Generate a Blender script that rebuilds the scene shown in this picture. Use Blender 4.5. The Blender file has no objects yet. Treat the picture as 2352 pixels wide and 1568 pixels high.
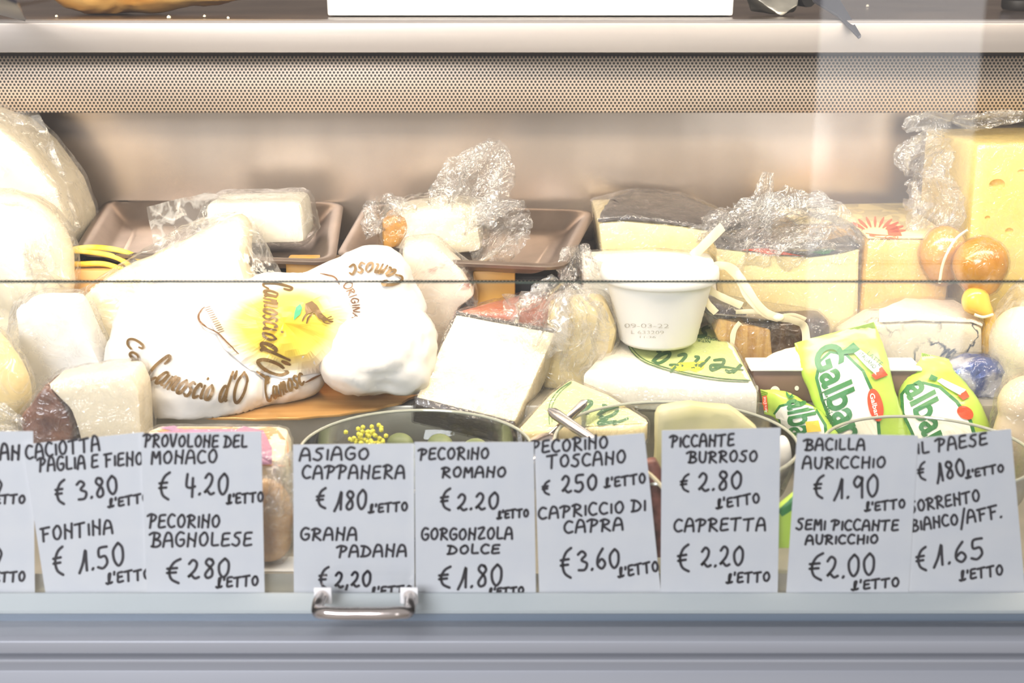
import bpy, bmesh, math, random
from mathutils import Vector, Matrix, noise
from mathutils.bvhtree import BVHTree

scn = bpy.context.scene
COL = scn.collection
R = math.radians
W, H = 2352, 1568

# ------------------------------------------------------------------ camera
CAM = Vector((0.0, -1.15, 1.45))
PITCH = R(16.0)
HFOV = R(40.0)
FPX = W / 2 / math.tan(HFOV / 2)
cd = bpy.data.cameras.new('camera')
cam = bpy.data.objects.new('camera', cd)
COL.objects.link(cam)
cam.location = CAM
cam.rotation_euler = (math.pi / 2 - PITCH, 0, 0)
cd.sensor_width = 36.0
cd.angle = HFOV
cd.clip_start = 0.02
cd.dof.use_dof = True
cd.dof.focus_distance = 1.58
cd.dof.aperture_fstop = 5.0
scn.camera = cam

# ------------------------------------------------------------------ world, lights, exposure
scn.view_settings.view_transform = 'Standard'
scn.view_settings.look = 'None'
scn.view_settings.gamma = 1.0
scn.view_settings.exposure = 0.12
scn.cycles.transparent_max_bounces = 24
scn.cycles.max_bounces = 8
scn.cycles.diffuse_bounces = 3
scn.cycles.glossy_bounces = 3
scn.cycles.sample_clamp_indirect = 4.0
scn.cycles.blur_glossy = 1.0
scn.cycles.caustics_reflective = False
scn.cycles.caustics_refractive = False
wd = bpy.data.worlds.new('shop_interior_light')
scn.world = wd
wd.use_nodes = True
bg = wd.node_tree.nodes['Background']
bg.inputs[0].default_value = (0.80, 0.78, 0.79, 1)
bg.inputs[1].default_value = 0.62


def area(name, loc, target, sx, sy, power, col):
    l = bpy.data.lights.new(name, 'AREA')
    l.shape = 'RECTANGLE'
    l.size, l.size_y = sx, sy
    l.energy = power
    l.color = col
    o = bpy.data.objects.new(name, l)
    COL.objects.link(o)
    o.location = loc
    o.rotation_euler = (Vector(target) - Vector(loc)).to_track_quat('-Z', 'Y').to_euler()
    return o


area('case_lamp', (0.0, 0.08, 1.52), (0, 0.44, 1.02), 1.8, 0.10, 13.8, (1.0, 0.84, 0.66))
area('counter_lamp', (0.1, 0.62, 2.3), (0.1, 0.66, 1.3), 2.2, 0.3, 4.5, (1.0, 0.90, 0.80))
area('front_daylight_fill', (-1.6, -3.6, 2.7), (0, 0.0, 1.1), 2.4, 1.2, 185, (0.93, 0.93, 1.0))  # added fill for cool daylight from the customer side; its window is unseen
area('shop_door_daylight', (1.29, -3.55, 1.0), (1.29, 0.0, 1.0), 0.54, 2.0, 8, (0.95, 0.96, 1.0))

# ------------------------------------------------------------------ pixel to world helpers
FW = Vector((0, math.cos(PITCH), -math.sin(PITCH)))
UP = Vector((0, math.sin(PITCH), math.cos(PITCH)))
RT = Vector((1, 0, 0))


def ray(px, py):
    return FW + RT * ((px - W / 2) / FPX) - UP * ((py - H / 2) / FPX)


def P(px, py, Y):
    d = ray(px, py)
    return CAM + d * ((Y - CAM.y) / d.y)


def PZ(px, py, z):
    d = ray(px, py)
    return CAM + d * ((z - CAM.z) / d.z)


def PP(px, py, a, b):
    """point on the plane (flat along x) through (Y,z) points a and b"""
    d = ray(px, py)
    n = Vector((0, -(b[1] - a[1]), b[0] - a[0]))
    p0 = Vector((0, a[0], a[1]))
    return CAM + d * ((p0 - CAM).dot(n) / d.dot(n))


def S(py, Y):
    """metres per pixel"""
    return (P(0, py, Y) - CAM).dot(FW) / FPX


# ------------------------------------------------------------------ materials
MATS = {}


def newmat(name):
    m = bpy.data.materials.new(name)
    m.use_nodes = True
    nt = m.node_tree
    nt.nodes.clear()
    out = nt.nodes.new('ShaderNodeOutputMaterial')
    MATS[name] = m
    return m, nt, out


def nd(nt, t, **kw):
    n = nt.nodes.new(t)
    for k, v in kw.items():
        setattr(n, k, v)
    return n


def srgb(r, g, b):
    f = lambda c: (c / 255 / 12.92) if c / 255 <= 0.04045 else ((c / 255 + 0.055) / 1.055) ** 2.4
    return (f(r), f(g), f(b), 1)


def mat(name, c1, c2=None, scale=20, rough=0.5, metal=0.0, bump=0.0, bscale=None, stretch=(1, 1, 1), ramp=(0.35, 0.65),
        spec=0.5, coat=0.0, detail=4, sss=0.0):
    m, nt, out = newmat(name)
    b = nd(nt, 'ShaderNodeBsdfPrincipled')
    nt.links.new(b.outputs[0], out.inputs[0])
    b.inputs['Roughness'].default_value = rough
    b.inputs['Metallic'].default_value = metal
    b.inputs['Specular IOR Level'].default_value = spec
    b.inputs['Coat Weight'].default_value = coat
    b.inputs['Coat Roughness'].default_value = 0.15
    if sss:
        b.inputs['Subsurface Weight'].default_value = sss
        b.inputs['Subsurface Radius'].default_value = (0.02, 0.012, 0.006)
        b.inputs['Subsurface Scale'].default_value = 0.5
    tc = nd(nt, 'ShaderNodeTexCoord')
    mp = nd(nt, 'ShaderNodeMapping')
    mp.inputs['Scale'].default_value = stretch
    nt.links.new(tc.outputs['Object'], mp.inputs[0])
    if c2 is None:
        b.inputs['Base Color'].default_value = c1
    else:
        n = nd(nt, 'ShaderNodeTexNoise')
        n.inputs['Scale'].default_value = scale
        n.inputs['Detail'].default_value = detail
        nt.links.new(mp.outputs[0], n.inputs[0])
        r = nd(nt, 'ShaderNodeValToRGB')
        r.color_ramp.elements[0].position = ramp[0]
        r.color_ramp.elements[1].position = ramp[1]
        r.color_ramp.elements[0].color = c1
        r.color_ramp.elements[1].color = c2
        nt.links.new(n.outputs[0], r.inputs[0])
        nt.links.new(r.outputs[0], b.inputs['Base Color'])
    if bump:
        n2 = nd(nt, 'ShaderNodeTexNoise')
        n2.inputs['Scale'].default_value = bscale or scale
        n2.inputs['Detail'].default_value = 5
        nt.links.new(mp.outputs[0], n2.inputs[0])
        bp = nd(nt, 'ShaderNodeBump')
        bp.inputs['Strength'].default_value = bump
        bp.inputs['Distance'].default_value = 0.004
        nt.links.new(n2.outputs[0], bp.inputs['Height'])
        nt.links.new(bp.outputs[0], b.inputs['Normal'])
    return m


def film_mat(name, milk, gloss, rough=0.12, bscale=60, bump=0.6):
    """thin clear plastic: transparent + a milky part + creased glossy reflections"""
    m, nt, out = newmat(name)
    tr = nd(nt, 'ShaderNodeBsdfTransparent')
    di = nd(nt, 'ShaderNodeBsdfDiffuse')
    di.inputs[0].default_value = (0.9, 0.88, 0.85, 1)
    tl = nd(nt, 'ShaderNodeBsdfTranslucent')
    tl.inputs[0].default_value = (0.9, 0.88, 0.85, 1)
    dm = nd(nt, 'ShaderNodeMixShader')
    dm.inputs[0].default_value = 0.5
    nt.links.new(di.outputs[0], dm.inputs[1])
    nt.links.new(tl.outputs[0], dm.inputs[2])
    gl = nd(nt, 'ShaderNodeBsdfGlossy')
    gl.inputs['Roughness'].default_value = rough
    gl.inputs[0].default_value = (1, 1, 1, 1)
    m1 = nd(nt, 'ShaderNodeMixShader')
    m2 = nd(nt, 'ShaderNodeMixShader')
    tc = nd(nt, 'ShaderNodeTexCoord')
    n = nd(nt, 'ShaderNodeTexNoise')
    n.inputs['Scale'].default_value = bscale
    n.inputs['Detail'].default_value = 3
    n.inputs['Distortion'].default_value = 1.2
    nt.links.new(tc.outputs['Object'], n.inputs[0])
    s = nd(nt, 'ShaderNodeMath', operation='SUBTRACT'); s.inputs[1].default_value = 0.5
    a = nd(nt, 'ShaderNodeMath', operation='ABSOLUTE')
    nt.links.new(n.outputs[0], s.inputs[0]); nt.links.new(s.outputs[0], a.inputs[0])
    bp = nd(nt, 'ShaderNodeBump')
    bp.inputs['Strength'].default_value = bump
    bp.inputs['Distance'].default_value = 0.012
    nt.links.new(a.outputs[0], bp.inputs['Height'])
    nt.links.new(bp.outputs[0], gl.inputs['Normal'])
    # creases are milkier than flat film
    cm = nd(nt, 'ShaderNodeMapRange')
    cm.inputs['From Min'].default_value = 0.0; cm.inputs['From Max'].default_value = 0.06
    cm.inputs['To Min'].default_value = min(1, milk * 3.0); cm.inputs['To Max'].default_value = milk * 0.7
    nt.links.new(a.outputs[0], cm.inputs[0])
    nt.links.new(cm.outputs[0], m1.inputs[0])
    nt.links.new(tr.outputs[0], m1.inputs[1])
    nt.links.new(dm.outputs[0], m1.inputs[2])
    fr = nd(nt, 'ShaderNodeFresnel'); fr.inputs[0].default_value = 1.2
    ml = nd(nt, 'ShaderNodeMath', operation='MULTIPLY_ADD')
    ml.inputs[1].default_value = 0.35; ml.inputs[2].default_value = gloss; ml.use_clamp = True
    nt.links.new(fr.outputs[0], ml.inputs[0])
    nt.links.new(ml.outputs[0], m2.inputs[0])
    nt.links.new(m1.outputs[0], m2.inputs[1])
    nt.links.new(gl.outputs[0], m2.inputs[2])
    nt.links.new(m2.outputs[0], out.inputs[0])
    return m


def glass_mat(name, ior, tint, extra=0.0):
    m, nt, out = newmat(name)
    tr = nd(nt, 'ShaderNodeBsdfTransparent'); tr.inputs[0].default_value = tint
    gl = nd(nt, 'ShaderNodeBsdfGlossy'); gl.inputs['Roughness'].default_value = 0.0
    fr = nd(nt, 'ShaderNodeFresnel'); fr.inputs[0].default_value = ior
    ad = nd(nt, 'ShaderNodeMath', operation='ADD'); ad.inputs[1].default_value = extra; ad.use_clamp = True
    mx = nd(nt, 'ShaderNodeMixShader')
    nt.links.new(fr.outputs[0], ad.inputs[0]); nt.links.new(ad.outputs[0], mx.inputs[0])
    nt.links.new(tr.outputs[0], mx.inputs[1]); nt.links.new(gl.outputs[0], mx.inputs[2])
    nt.links.new(mx.outputs[0], out.inputs[0])
    return m


def perforated_mat(name):
    m, nt, out = newmat(name)
    b = nd(nt, 'ShaderNodeBsdfPrincipled')
    b.inputs['Metallic'].default_value = 0.85
    b.inputs['Roughness'].default_value = 0.38
    tc = nd(nt, 'ShaderNodeTexCoord')
    sp = nd(nt, 'ShaderNodeSeparateXYZ')
    nt.links.new(tc.outputs['Object'], sp.inputs[0])

    def M(op, a, b_=None, c=None):
        n = nd(nt, 'ShaderNodeMath', operation=op)
        for i, v in enumerate((a, b_, c)):
            if v is None: continue
            if isinstance(v, (int, float)): n.inputs[i].default_value = v
            else: nt.links.new(v, n.inputs[i])
        return n.outputs[0]
    px_, pz_ = 0.0048, 0.0074

    def dots(ox, oz):
        x = M('SUBTRACT', M('FRACT', M('ADD', M('DIVIDE', sp.outputs[0], px_), 100 + ox)), 0.5)
        z = M('SUBTRACT', M('FRACT', M('ADD', M('DIVIDE', sp.outputs[2], pz_), 100 + oz)), 0.5)
        x = M('MULTIPLY', x, px_); z = M('MULTIPLY', z, pz_)
        return M('SQRT', M('ADD', M('MULTIPLY', x, x), M('MULTIPLY', z, z)))
    d = M('MINIMUM', dots(0, 0), dots(0.5, 0.5))
    hole = M('LESS_THAN', d, 0.00150)
    mx = nd(nt, 'ShaderNodeMixRGB')
    mx.inputs[1].default_value = srgb(226, 205, 184)
    mx.inputs[2].default_value = (0.07, 0.062, 0.055, 1)  # shade of the cavity behind the holes, painted as dark base colour
    nt.links.new(hole, mx.inputs[0])
    nt.links.new(mx.outputs[0], b.inputs['Base Color'])
    nt.links.new(b.outputs[0], out.inputs[0])
    return m


def blue_mat(name):
    m, nt, out = newmat(name)
    b = nd(nt, 'ShaderNodeBsdfPrincipled'); b.inputs['Roughness'].default_value = 0.5
    tc = nd(nt, 'ShaderNodeTexCoord')
    n1 = nd(nt, 'ShaderNodeTexNoise'); n1.inputs['Scale'].default_value = 26; n1.inputs['Detail'].default_value = 7; n1.inputs['Distortion'].default_value = 0.8
    n2 = nd(nt, 'ShaderNodeTexNoise'); n2.inputs['Scale'].default_value = 14; n2.inputs['Detail'].default_value = 2
    nt.links.new(tc.outputs['Object'], n1.inputs[0]); nt.links.new(tc.outputs['Object'], n2.inputs[0])
    s = nd(nt, 'ShaderNodeMath', operation='SUBTRACT'); s.inputs[1].default_value = 0.5
    a = nd(nt, 'ShaderNodeMath', operation='ABSOLUTE')
    nt.links.new(n1.outputs[0], s.inputs[0]); nt.links.new(s.outputs[0], a.inputs[0])
    r1 = nd(nt, 'ShaderNodeValToRGB'); r1.color_ramp.elements[0].position = 0.006; r1.color_ramp.elements[1].position = 0.035
    r1.color_ramp.elements[0].color = (1, 1, 1, 1); r1.color_ramp.elements[1].color = (0, 0, 0, 1)
    r2 = nd(nt, 'ShaderNodeValToRGB'); r2.color_ramp.elements[0].position = 0.38; r2.color_ramp.elements[1].position = 0.50
    nt.links.new(a.outputs[0], r1.inputs[0]); nt.links.new(n2.outputs[0], r2.inputs[0])
    mu = nd(nt, 'ShaderNodeMath', operation='MULTIPLY')
    nt.links.new(r1.outputs[0], mu.inputs[0]); nt.links.new(r2.outputs[0], mu.inputs[1])
    mx = nd(nt, 'ShaderNodeMixRGB')
    mx.inputs[1].default_value = srgb(240, 226, 196); mx.inputs[2].default_value = srgb(58, 72, 88)
    nt.links.new(mu.outputs[0], mx.inputs[0])
    nt.links.new(mx.outputs[0], b.inputs['Base Color'])
    nt.links.new(b.outputs[0], out.inputs[0])
    return m


steel = mat('brushed_steel', srgb(206, 188, 172), srgb(226, 208, 192), 8, 0.25, 0.85, stretch=(1, 1, 0.25))
steel_shelf = mat('satin_steel', srgb(150, 144, 142), srgb(162, 156, 153), 30, 0.42, 0.55, 0.03, 120, (0.05, 1, 1))
steel_deck = mat('deck_steel', srgb(176, 172, 160), srgb(190, 184, 172), 30, 0.4, 0.6)
alu = mat('anodised_aluminium', srgb(156, 159, 166), srgb(166, 168, 172), 12, 0.45, 0.45, stretch=(0.05, 1, 1))
alu_dark = mat('grey_profile', srgb(140, 154, 172), None, rough=0.5, metal=0.2)
alu_light = mat('pale_profile', srgb(214, 220, 222), None, rough=0.5, metal=0.15)
chrome = mat('chrome', srgb(205, 195, 188), None, rough=0.18, metal=1.0)
white_plastic = mat('white_plastic', srgb(234, 233, 231), None, rough=0.4)
perforated = perforated_mat('perforated_steel')
black_plastic = mat('black_plastic', srgb(32, 28, 25), None, rough=0.5)
granite = mat('dark_stone', srgb(62, 50, 43), srgb(96, 82, 70), 9, 0.22, 0.0)
tray_steel = mat('tray_steel', srgb(168, 150, 136), srgb(184, 166, 152), 25, 0.3, 0.5)
paper = mat('paper', srgb(233, 234, 240), srgb(238, 238, 242), 40, 0.8)
ink = mat('marker_ink', srgb(38, 34, 46), None, rough=0.6)
paint_wall = mat('wall_paint', srgb(120, 104, 92), None, rough=0.8)
floor_tile = mat('floor_tile', srgb(150, 146, 140), srgb(165, 160, 152), 6, 0.5)

film = film_mat('cling_film', 0.05, 0.06)
film_soft = film_mat('clear_bag_film', 0.11, 0.05, 0.16, bscale=28, bump=0.45)
film_knot = film_mat('gathered_film', 0.075, 0.07, 0.10, bscale=55, bump=0.9)
film_milky = film_mat('milky_bag_film', 0.26, 0.04, 0.2, bscale=20, bump=0.3)
glass = glass_mat('pane_glass', 1.5, (0.965, 0.975, 0.97, 1))
glass_edge = mat('green_glass_edge', srgb(88, 104, 92), None, rough=0.15, spec=0.8)
bowl_glass = glass_mat('bowl_glass', 1.35, (0.93, 0.945, 0.92, 1), 0.015)
bowl_rim = mat('bowl_rim_glass', srgb(170, 172, 158), None, rough=0.08, spec=1.0)

cream = mat('cream_cheese', srgb(248, 234, 204), srgb(251, 240, 214), 22, 0.5, bump=0.15, bscale=60)
ivory = mat('ivory_cheese', srgb(250, 243, 224), srgb(252, 247, 232), 22, 0.5, bump=0.2, bscale=80)
butter = mat('butter_yellow_cheese', srgb(246, 222, 158), srgb(249, 230, 175), 18, 0.45, bump=0.1, bscale=50)
yellow = mat('yellow_cheese', srgb(243, 212, 120), srgb(248, 220, 138), 16, 0.4, bump=0.08, bscale=40)
gold_rind = mat('golden_rind', srgb(218, 168, 80), srgb(236, 196, 116), 20, 0.4, bump=0.2, bscale=60, stretch=(1, 1, .3))
parm = mat('grainy_cheese', srgb(249, 232, 192), srgb(253, 246, 222), 55, 0.6, bump=0.5, bscale=70)
black_rind = mat('black_rind', srgb(54, 50, 52), srgb(92, 84, 82), 30, 0.35, bump=0.3, bscale=60)
brown_rind = mat('brown_rind', srgb(52, 40, 34), srgb(104, 80, 56), 30, 0.45, bump=0.5, bscale=50, stretch=(1.5, 1, .5))
purple_rind = mat('purple_brown_rind', srgb(62, 38, 46), srgb(140, 96, 76), 34, 0.35, bump=0.8, bscale=50)
amber = mat('amber_rind', srgb(196, 134, 44), srgb(222, 164, 74), 30, 0.4, bump=0.2)
smoked = mat('smoked_rind', srgb(186, 122, 14), srgb(226, 164, 40), 18, 0.22, coat=0.6)
smoked_pale = mat('pale_smoked_rind', srgb(240, 190, 70), srgb(250, 208, 96), 18, 0.25, coat=0.6)
speckled = mat('speckled_cheese', srgb(176, 120, 104), srgb(246, 232, 214), 34, 0.5, ramp=(0.30, 0.40), detail=3, stretch=(1, 1, 2))
salami = mat('red_brown_meat', srgb(168, 84, 58), srgb(200, 124, 92), 20, 0.4)
dark_meat = mat('dark_meat', srgb(70, 36, 30), srgb(150, 96, 84), 60, 0.4, ramp=(0.4, 0.7))
tan_skin = mat('tan_skin', srgb(176, 134, 92), srgb(208, 172, 124), 40, 0.5, bump=0.4, bscale=50)
tan_cheese = mat('beige_cheese', srgb(226, 202, 164), srgb(236, 216, 184), 20, 0.5)
bluecheese = blue_mat('blue_veined_cheese')
ham_rind = mat('ham_rind', srgb(206, 138, 52), srgb(246, 206, 128), 14, 0.35, bump=0.25, bscale=18, stretch=(.5, 1, 1), coat=0.3)
white_bag = mat('white_bag_film', srgb(236, 232, 228), srgb(240, 237, 234), 12, 0.32, bump=0.85, bscale=15, coat=0.2)
white_wax = mat('white_paper_wrap', srgb(250, 249, 246), None, rough=0.4, bump=0.25, bscale=25)
gold_board_m = mat('gold_card', srgb(212, 160, 92), srgb(226, 178, 112), 6, 0.32, 0.55, stretch=(1, 12, 1))
gold_card = mat('golden_carton', srgb(205, 152, 62), srgb(216, 166, 78), 10, 0.45)
tan_card = mat('tan_carton', srgb(220, 170, 104), None, rough=0.5)
raffia = mat('raffia', srgb(232, 218, 180), srgb(246, 236, 206), 60, 0.6, stretch=(1, 1, .2))
string_m = mat('yellow_string', srgb(240, 196, 30), srgb(250, 224, 120), 40, 0.7)
straw = mat('straw_wrap', srgb(186, 138, 74), srgb(226, 184, 112), 60, 0.6, stretch=(3, 1, .3))
silver_card = mat('silver_card', srgb(150, 140, 128), srgb(206, 198, 186), 14, 0.25, 0.5)
brown_box = mat('brown_carton', srgb(116, 92, 78), srgb(124, 100, 86), 20, 0.55)
dot_white = mat('white_print', srgb(236, 232, 222), None, rough=0.5)
lime = mat('lime_film', srgb(176, 208, 74), srgb(192, 220, 98), 12, 0.28, bump=0.35, bscale=30, coat=0.4)
lime_pale = mat('pale_green_label', srgb(216, 229, 152), None, rough=0.4)
pack_in_bowl = mat('olive_cream_wrap', srgb(206, 200, 148), srgb(214, 206, 166), 18, 0.4)
pack_white = mat('cream_print', srgb(250, 248, 234), None, rough=0.35)
green_ink = mat('green_print', srgb(52, 122, 62), None, rough=0.4)
green_dark = mat('dark_green_print', srgb(64, 110, 66), None, rough=0.4)
red_ink = mat('red_print', srgb(226, 82, 48), None, rough=0.4)
orange_ink = mat('orange_red_print', srgb(236, 108, 62), None, rough=0.4)
gold_ink = mat('bronze_print', srgb(110, 84, 48), srgb(134, 106, 64), 30, 0.35, 0.2)
brown_ink = mat('brown_print', srgb(120, 84, 50), None, rough=0.4)
teal_ink = mat('teal_print', srgb(70, 180, 120), None, rough=0.4)
grey_ink = mat('grey_print', srgb(176, 172, 164), None, rough=0.5)
lemon_ink = mat('lemon_print', srgb(246, 224, 70), None, rough=0.4)
orange_sticker = mat('orange_sticker', srgb(250, 200, 70), None, rough=0.5)
blue_foil = mat('blue_foil', srgb(88, 106, 166), srgb(206, 208, 222), 34, 0.25, 0.35, 0.7, 45, ramp=(0.44, 0.54))
dark_blade = mat('blade_steel', srgb(120, 118, 122), None, rough=0.25, metal=0.9)
knife_dark = mat('dark_blade', srgb(70, 70, 78), None, rough=0.35, metal=0.5)
dark_pouch = mat('dark_foil_pouch', srgb(78, 76, 70), srgb(140, 136, 126), 16, 0.35, 0.4, 0.4)
olive_green = mat('olive_green', srgb(96, 108, 70), srgb(140, 148, 104), 30, 0.45)
sprig = mat('yellow_sprig', srgb(206, 200, 70), None, rough=0.6)
pink_label = mat('pink_violet_label', srgb(150, 130, 180), srgb(206, 130, 150), 10, 0.45, stretch=(1, 1, 1))
orange_rim = mat('orange_label_rim', srgb(232, 162, 112), None, rough=0.45)


def yellow_glow_mat():
    """printed soft-edged yellow patch on the white bag (object colour of the print)"""
    m, nt, out = newmat('yellow_airbrush_print')
    b = nd(nt, 'ShaderNodeBsdfPrincipled'); b.inputs['Roughness'].default_value = 0.32
    at = nd(nt, 'ShaderNodeAttribute'); at.attribute_name = 'edge'
    r = nd(nt, 'ShaderNodeValToRGB')
    e = r.color_ramp.elements
    e[0].position = 0.0; e[0].color = srgb(244, 198, 40)
    e[1].position = 1.0; e[1].color = srgb(237, 233, 229)
    k = e.new(0.6); k.color = srgb(250, 220, 92)
    nt.links.new(at.outputs['Fac'], r.inputs[0]); nt.links.new(r.outputs[0], b.inputs['Base Color'])
    nt.links.new(b.outputs[0], out.inputs[0])
    return m


yellow_glow = yellow_glow_mat()

# ------------------------------------------------------------------ object helpers
THINGS = []


def thing(name, label, cat, group=None):
    o = bpy.data.objects.new(name, None)
    COL.objects.link(o)
    o.empty_display_size = 0.02
    o['label'] = label
    o['category'] = cat
    if group: o['group'] = group
    THINGS.append(o)
    return o


def mesh_obj(name, verts, faces, m, parent=None, smooth=True, angle=35, label=None):
    me = bpy.data.meshes.new(name)
    me.from_pydata([tuple(v) for v in verts], [], faces)
    me.validate()
    me.materials.append(m)
    if smooth:
        me.shade_smooth()
        me.set_sharp_from_angle(angle=R(angle))
    o = bpy.data.objects.new(name, me)
    COL.objects.link(o)
    if parent is not None: o.parent = parent
    else: THINGS.append(o)
    if label: o['label'] = label
    return o


def bm_obj(name, bm, m, parent=None, smooth=True, angle=35, label=None):
    bmesh.ops.recalc_face_normals(bm, faces=bm.faces)
    me = bpy.data.meshes.new(name)
    bm.to_mesh(me)
    me.materials.append(m)
    if smooth:
        me.shade_smooth()
        me.set_sharp_from_angle(angle=R(angle))
    o = bpy.data.objects.new(name, me)
    COL.objects.link(o)
    if parent is not None: o.parent = parent
    else: THINGS.append(o)
    if label: o['label'] = label
    return o


def tag(o, label, cat, group=None):
    o['label'] = label; o['category'] = cat
    if group: o['group'] = group
    return o


def prism(front, back, bev=0.004, seg=2):
    """closed solid between two matching loops of points"""
    bm = bmesh.new()
    f = [bm.verts.new(p) for p in front]
    b = [bm.verts.new(p) for p in back]
    n = len(f)
    bm.faces.new(f)
    bm.faces.new(list(reversed(b)))
    for i in range(n):
        j = (i + 1) % n
        bm.faces.new((f[j], f[i], b[i], b[j]))
    bmesh.ops.recalc_face_normals(bm, faces=bm.faces)
    if bev:
        bmesh.ops.bevel(bm, geom=list(bm.edges), offset=bev, segments=seg, profile=0.5, affect='EDGES', clamp_overlap=True)
    return bm


def refine(bm, maxlen, amp=0.0, freq=25.0, seed=0):
    """triangulate-free subdivision to an edge length, then noise"""
    for _ in range(5):
        es = [e for e in bm.edges if e.calc_length() > maxlen]
        if not es: break
        bmesh.ops.subdivide_edges(bm, edges=es, cuts=1, use_grid_fill=True)
        bmesh.ops.triangulate(bm, faces=[f for f in bm.faces if len(f.verts) > 4])
    if amp:
        bm.normal_update()
        so = Vector((seed * 3.7, seed * 1.3, seed * 2.1))
        mv = [(v, v.normal * amp * noise.fractal(v.co * freq + so, 1.0, 2.0, 4)) for v in bm.verts]
        for v, d in mv: v.co += d
    return bm


def slab(poly, Y, depth, bev=0.004, yaw=0.0, dx=0.0, dz=0.0, maxlen=None, amp=0.0, freq=25, seed=0):
    """poly: pixel outline of the front face at distance Y; extruded back by depth"""
    pts = []
    xs = [P(p[0], p[1], Y).x for p in poly]
    xc = sum(xs) / len(xs)
    for p in poly:
        y = Y + (p[2] if len(p) > 2 else 0.0)
        q = P(p[0], p[1], y)
        if yaw: q = P(p[0], p[1], y + (q.x - xc) * math.tan(yaw))
        pts.append(q)
    back = [q + Vector((dx, depth, dz)) for q in pts]
    bm = prism(pts, back, bev)
    if maxlen: refine(bm, maxlen, amp, freq, seed)
    return bm


def plate(pts, thick, bev=0.003, maxlen=None, amp=0, seed=0):
    """pts: world points of the top outline; goes down by thick"""
    bm = prism(pts, [p - Vector((0, 0, thick)) for p in pts], bev)
    if maxlen: refine(bm, maxlen, amp, 25, seed)
    return bm


def box(x0, x1, y0, y1, z0, z1, bev=0.0):
    f = [Vector((x0, y0, z0)), Vector((x1, y0, z0)), Vector((x1, y0, z1)), Vector((x0, y0, z1))]
    return prism(f, [p + Vector((0, y1 - y0, 0)) for p in f], bev)


def profile(pts, x0, x1, bev=0.0):
    """extrude a (Y,z) outline along x"""
    return prism([Vector((x0, y, z)) for y, z in pts], [Vector((x1, y, z)) for y, z in pts], bev)


def join(*bms):
    out = bmesh.new()
    for b in bms:
        me = bpy.data.meshes.new('tmp'); b.to_mesh(me); out.from_mesh(me); bpy.data.meshes.remove(me)
    return out


def hull_film(bms, off, maxlen=0.012, amp=0.003, freq=45, seed=0, extra=()):
    """creased film pulled over one or more bodies (plus extra points it is stretched to)"""
    bm = bmesh.new()
    for b in bms:
        b.normal_update()
        for v in b.verts: bm.verts.new(v.co + v.normal * off)
    for p in extra: bm.verts.new(p)
    r = bmesh.ops.convex_hull(bm, input=list(bm.verts))
    junk = [v for v in bm.verts if not v.link_faces]
    bmesh.ops.delete(bm, geom=junk, context='VERTS')
    bmesh.ops.dissolve_limit(bm, angle_limit=R(3), verts=list(bm.verts), edges=list(bm.edges))
    bmesh.ops.triangulate(bm, faces=list(bm.faces))
    for _ in range(6):
        es = [e for e in bm.edges if e.calc_length() > maxlen]
        if not es or len(bm.verts) > 9000: break
        bmesh.ops.subdivide_edges(bm, edges=es, cuts=1)
        bmesh.ops.triangulate(bm, faces=[f for f in bm.faces if len(f.verts) > 3])
    bm.normal_update()
    so = Vector((seed * 5.1, seed * 2.3, seed))
    mv = []
    for v in bm.verts:
        q = v.co * freq + so
        rr = 1 - abs(noise.noise(q)) * 2.2 + 0.5 * (1 - abs(noise.noise(q * 2.3)) * 2.2)
        mv.append((v, v.normal * amp * .5 * rr))
    for v, d in mv: v.co += d
    return bm


def ruffle(path, radii, pleats=7, amp=0.35, seed=0, n=72, flat=1.0):
    """gathered film: a pleated tube along a path of world points"""
    rnd = random.Random(seed)
    # dense resample
    pts, rad = [], []
    for i in range(len(path) - 1):
        for k in range(6):
            t = k / 6
            pts.append(catmull(path, i, t)); rad.append(radii[i] * (1 - t) + radii[i + 1] * t)
    pts.append(Vector(path[-1])); rad.append(radii[-1])
    bm = bmesh.new()
    rings = []
    ph = rnd.random() * 6
    for i, p in enumerate(pts):
        tdir = (pts[min(i + 1, len(pts) - 1)] - pts[max(i - 1, 0)]).normalized()
        a = tdir.cross(Vector((0, 1, 0.1))).normalized()
        b = tdir.cross(a).normalized()
        ring = []
        for k in range(n):
            th = 2 * math.pi * k / n
            w = 1 + amp * (1 - 2 * abs(math.sin(pleats * th * .5 + ph + i * 0.11))) + 0.30 * noise.noise(Vector((math.cos(th) * 2.3, math.sin(th) * 2.3, i * 0.22 + seed)))
            w += 0.22 * (1 - 2.4 * abs(noise.noise(Vector((math.cos(th) * 5, math.sin(th) * 5, i * 0.5 + seed)))))
            ring.append(bm.verts.new(p + (a * math.cos(th) + b * math.sin(th) * flat) * rad[i] * max(0.1, w)))
        rings.append(ring)
    for i in range(len(rings) - 1):
        for k in range(n):
            j = (k + 1) % n
            bm.faces.new((rings[i][k], rings[i][j], rings[i + 1][j], rings[i + 1][k]))
    return bm


def catmull(pts, i, t):
    p = [Vector(pts[max(0, min(len(pts) - 1, i + k))]) for k in (-1, 0, 1, 2)]
    return 0.5 * ((2 * p[1]) + (p[2] - p[0]) * t + (2 * p[0] - 5 * p[1] + 4 * p[2] - p[3]) * t * t + (3 * p[1] - p[0] - 3 * p[2] + p[3]) * t ** 3)


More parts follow.
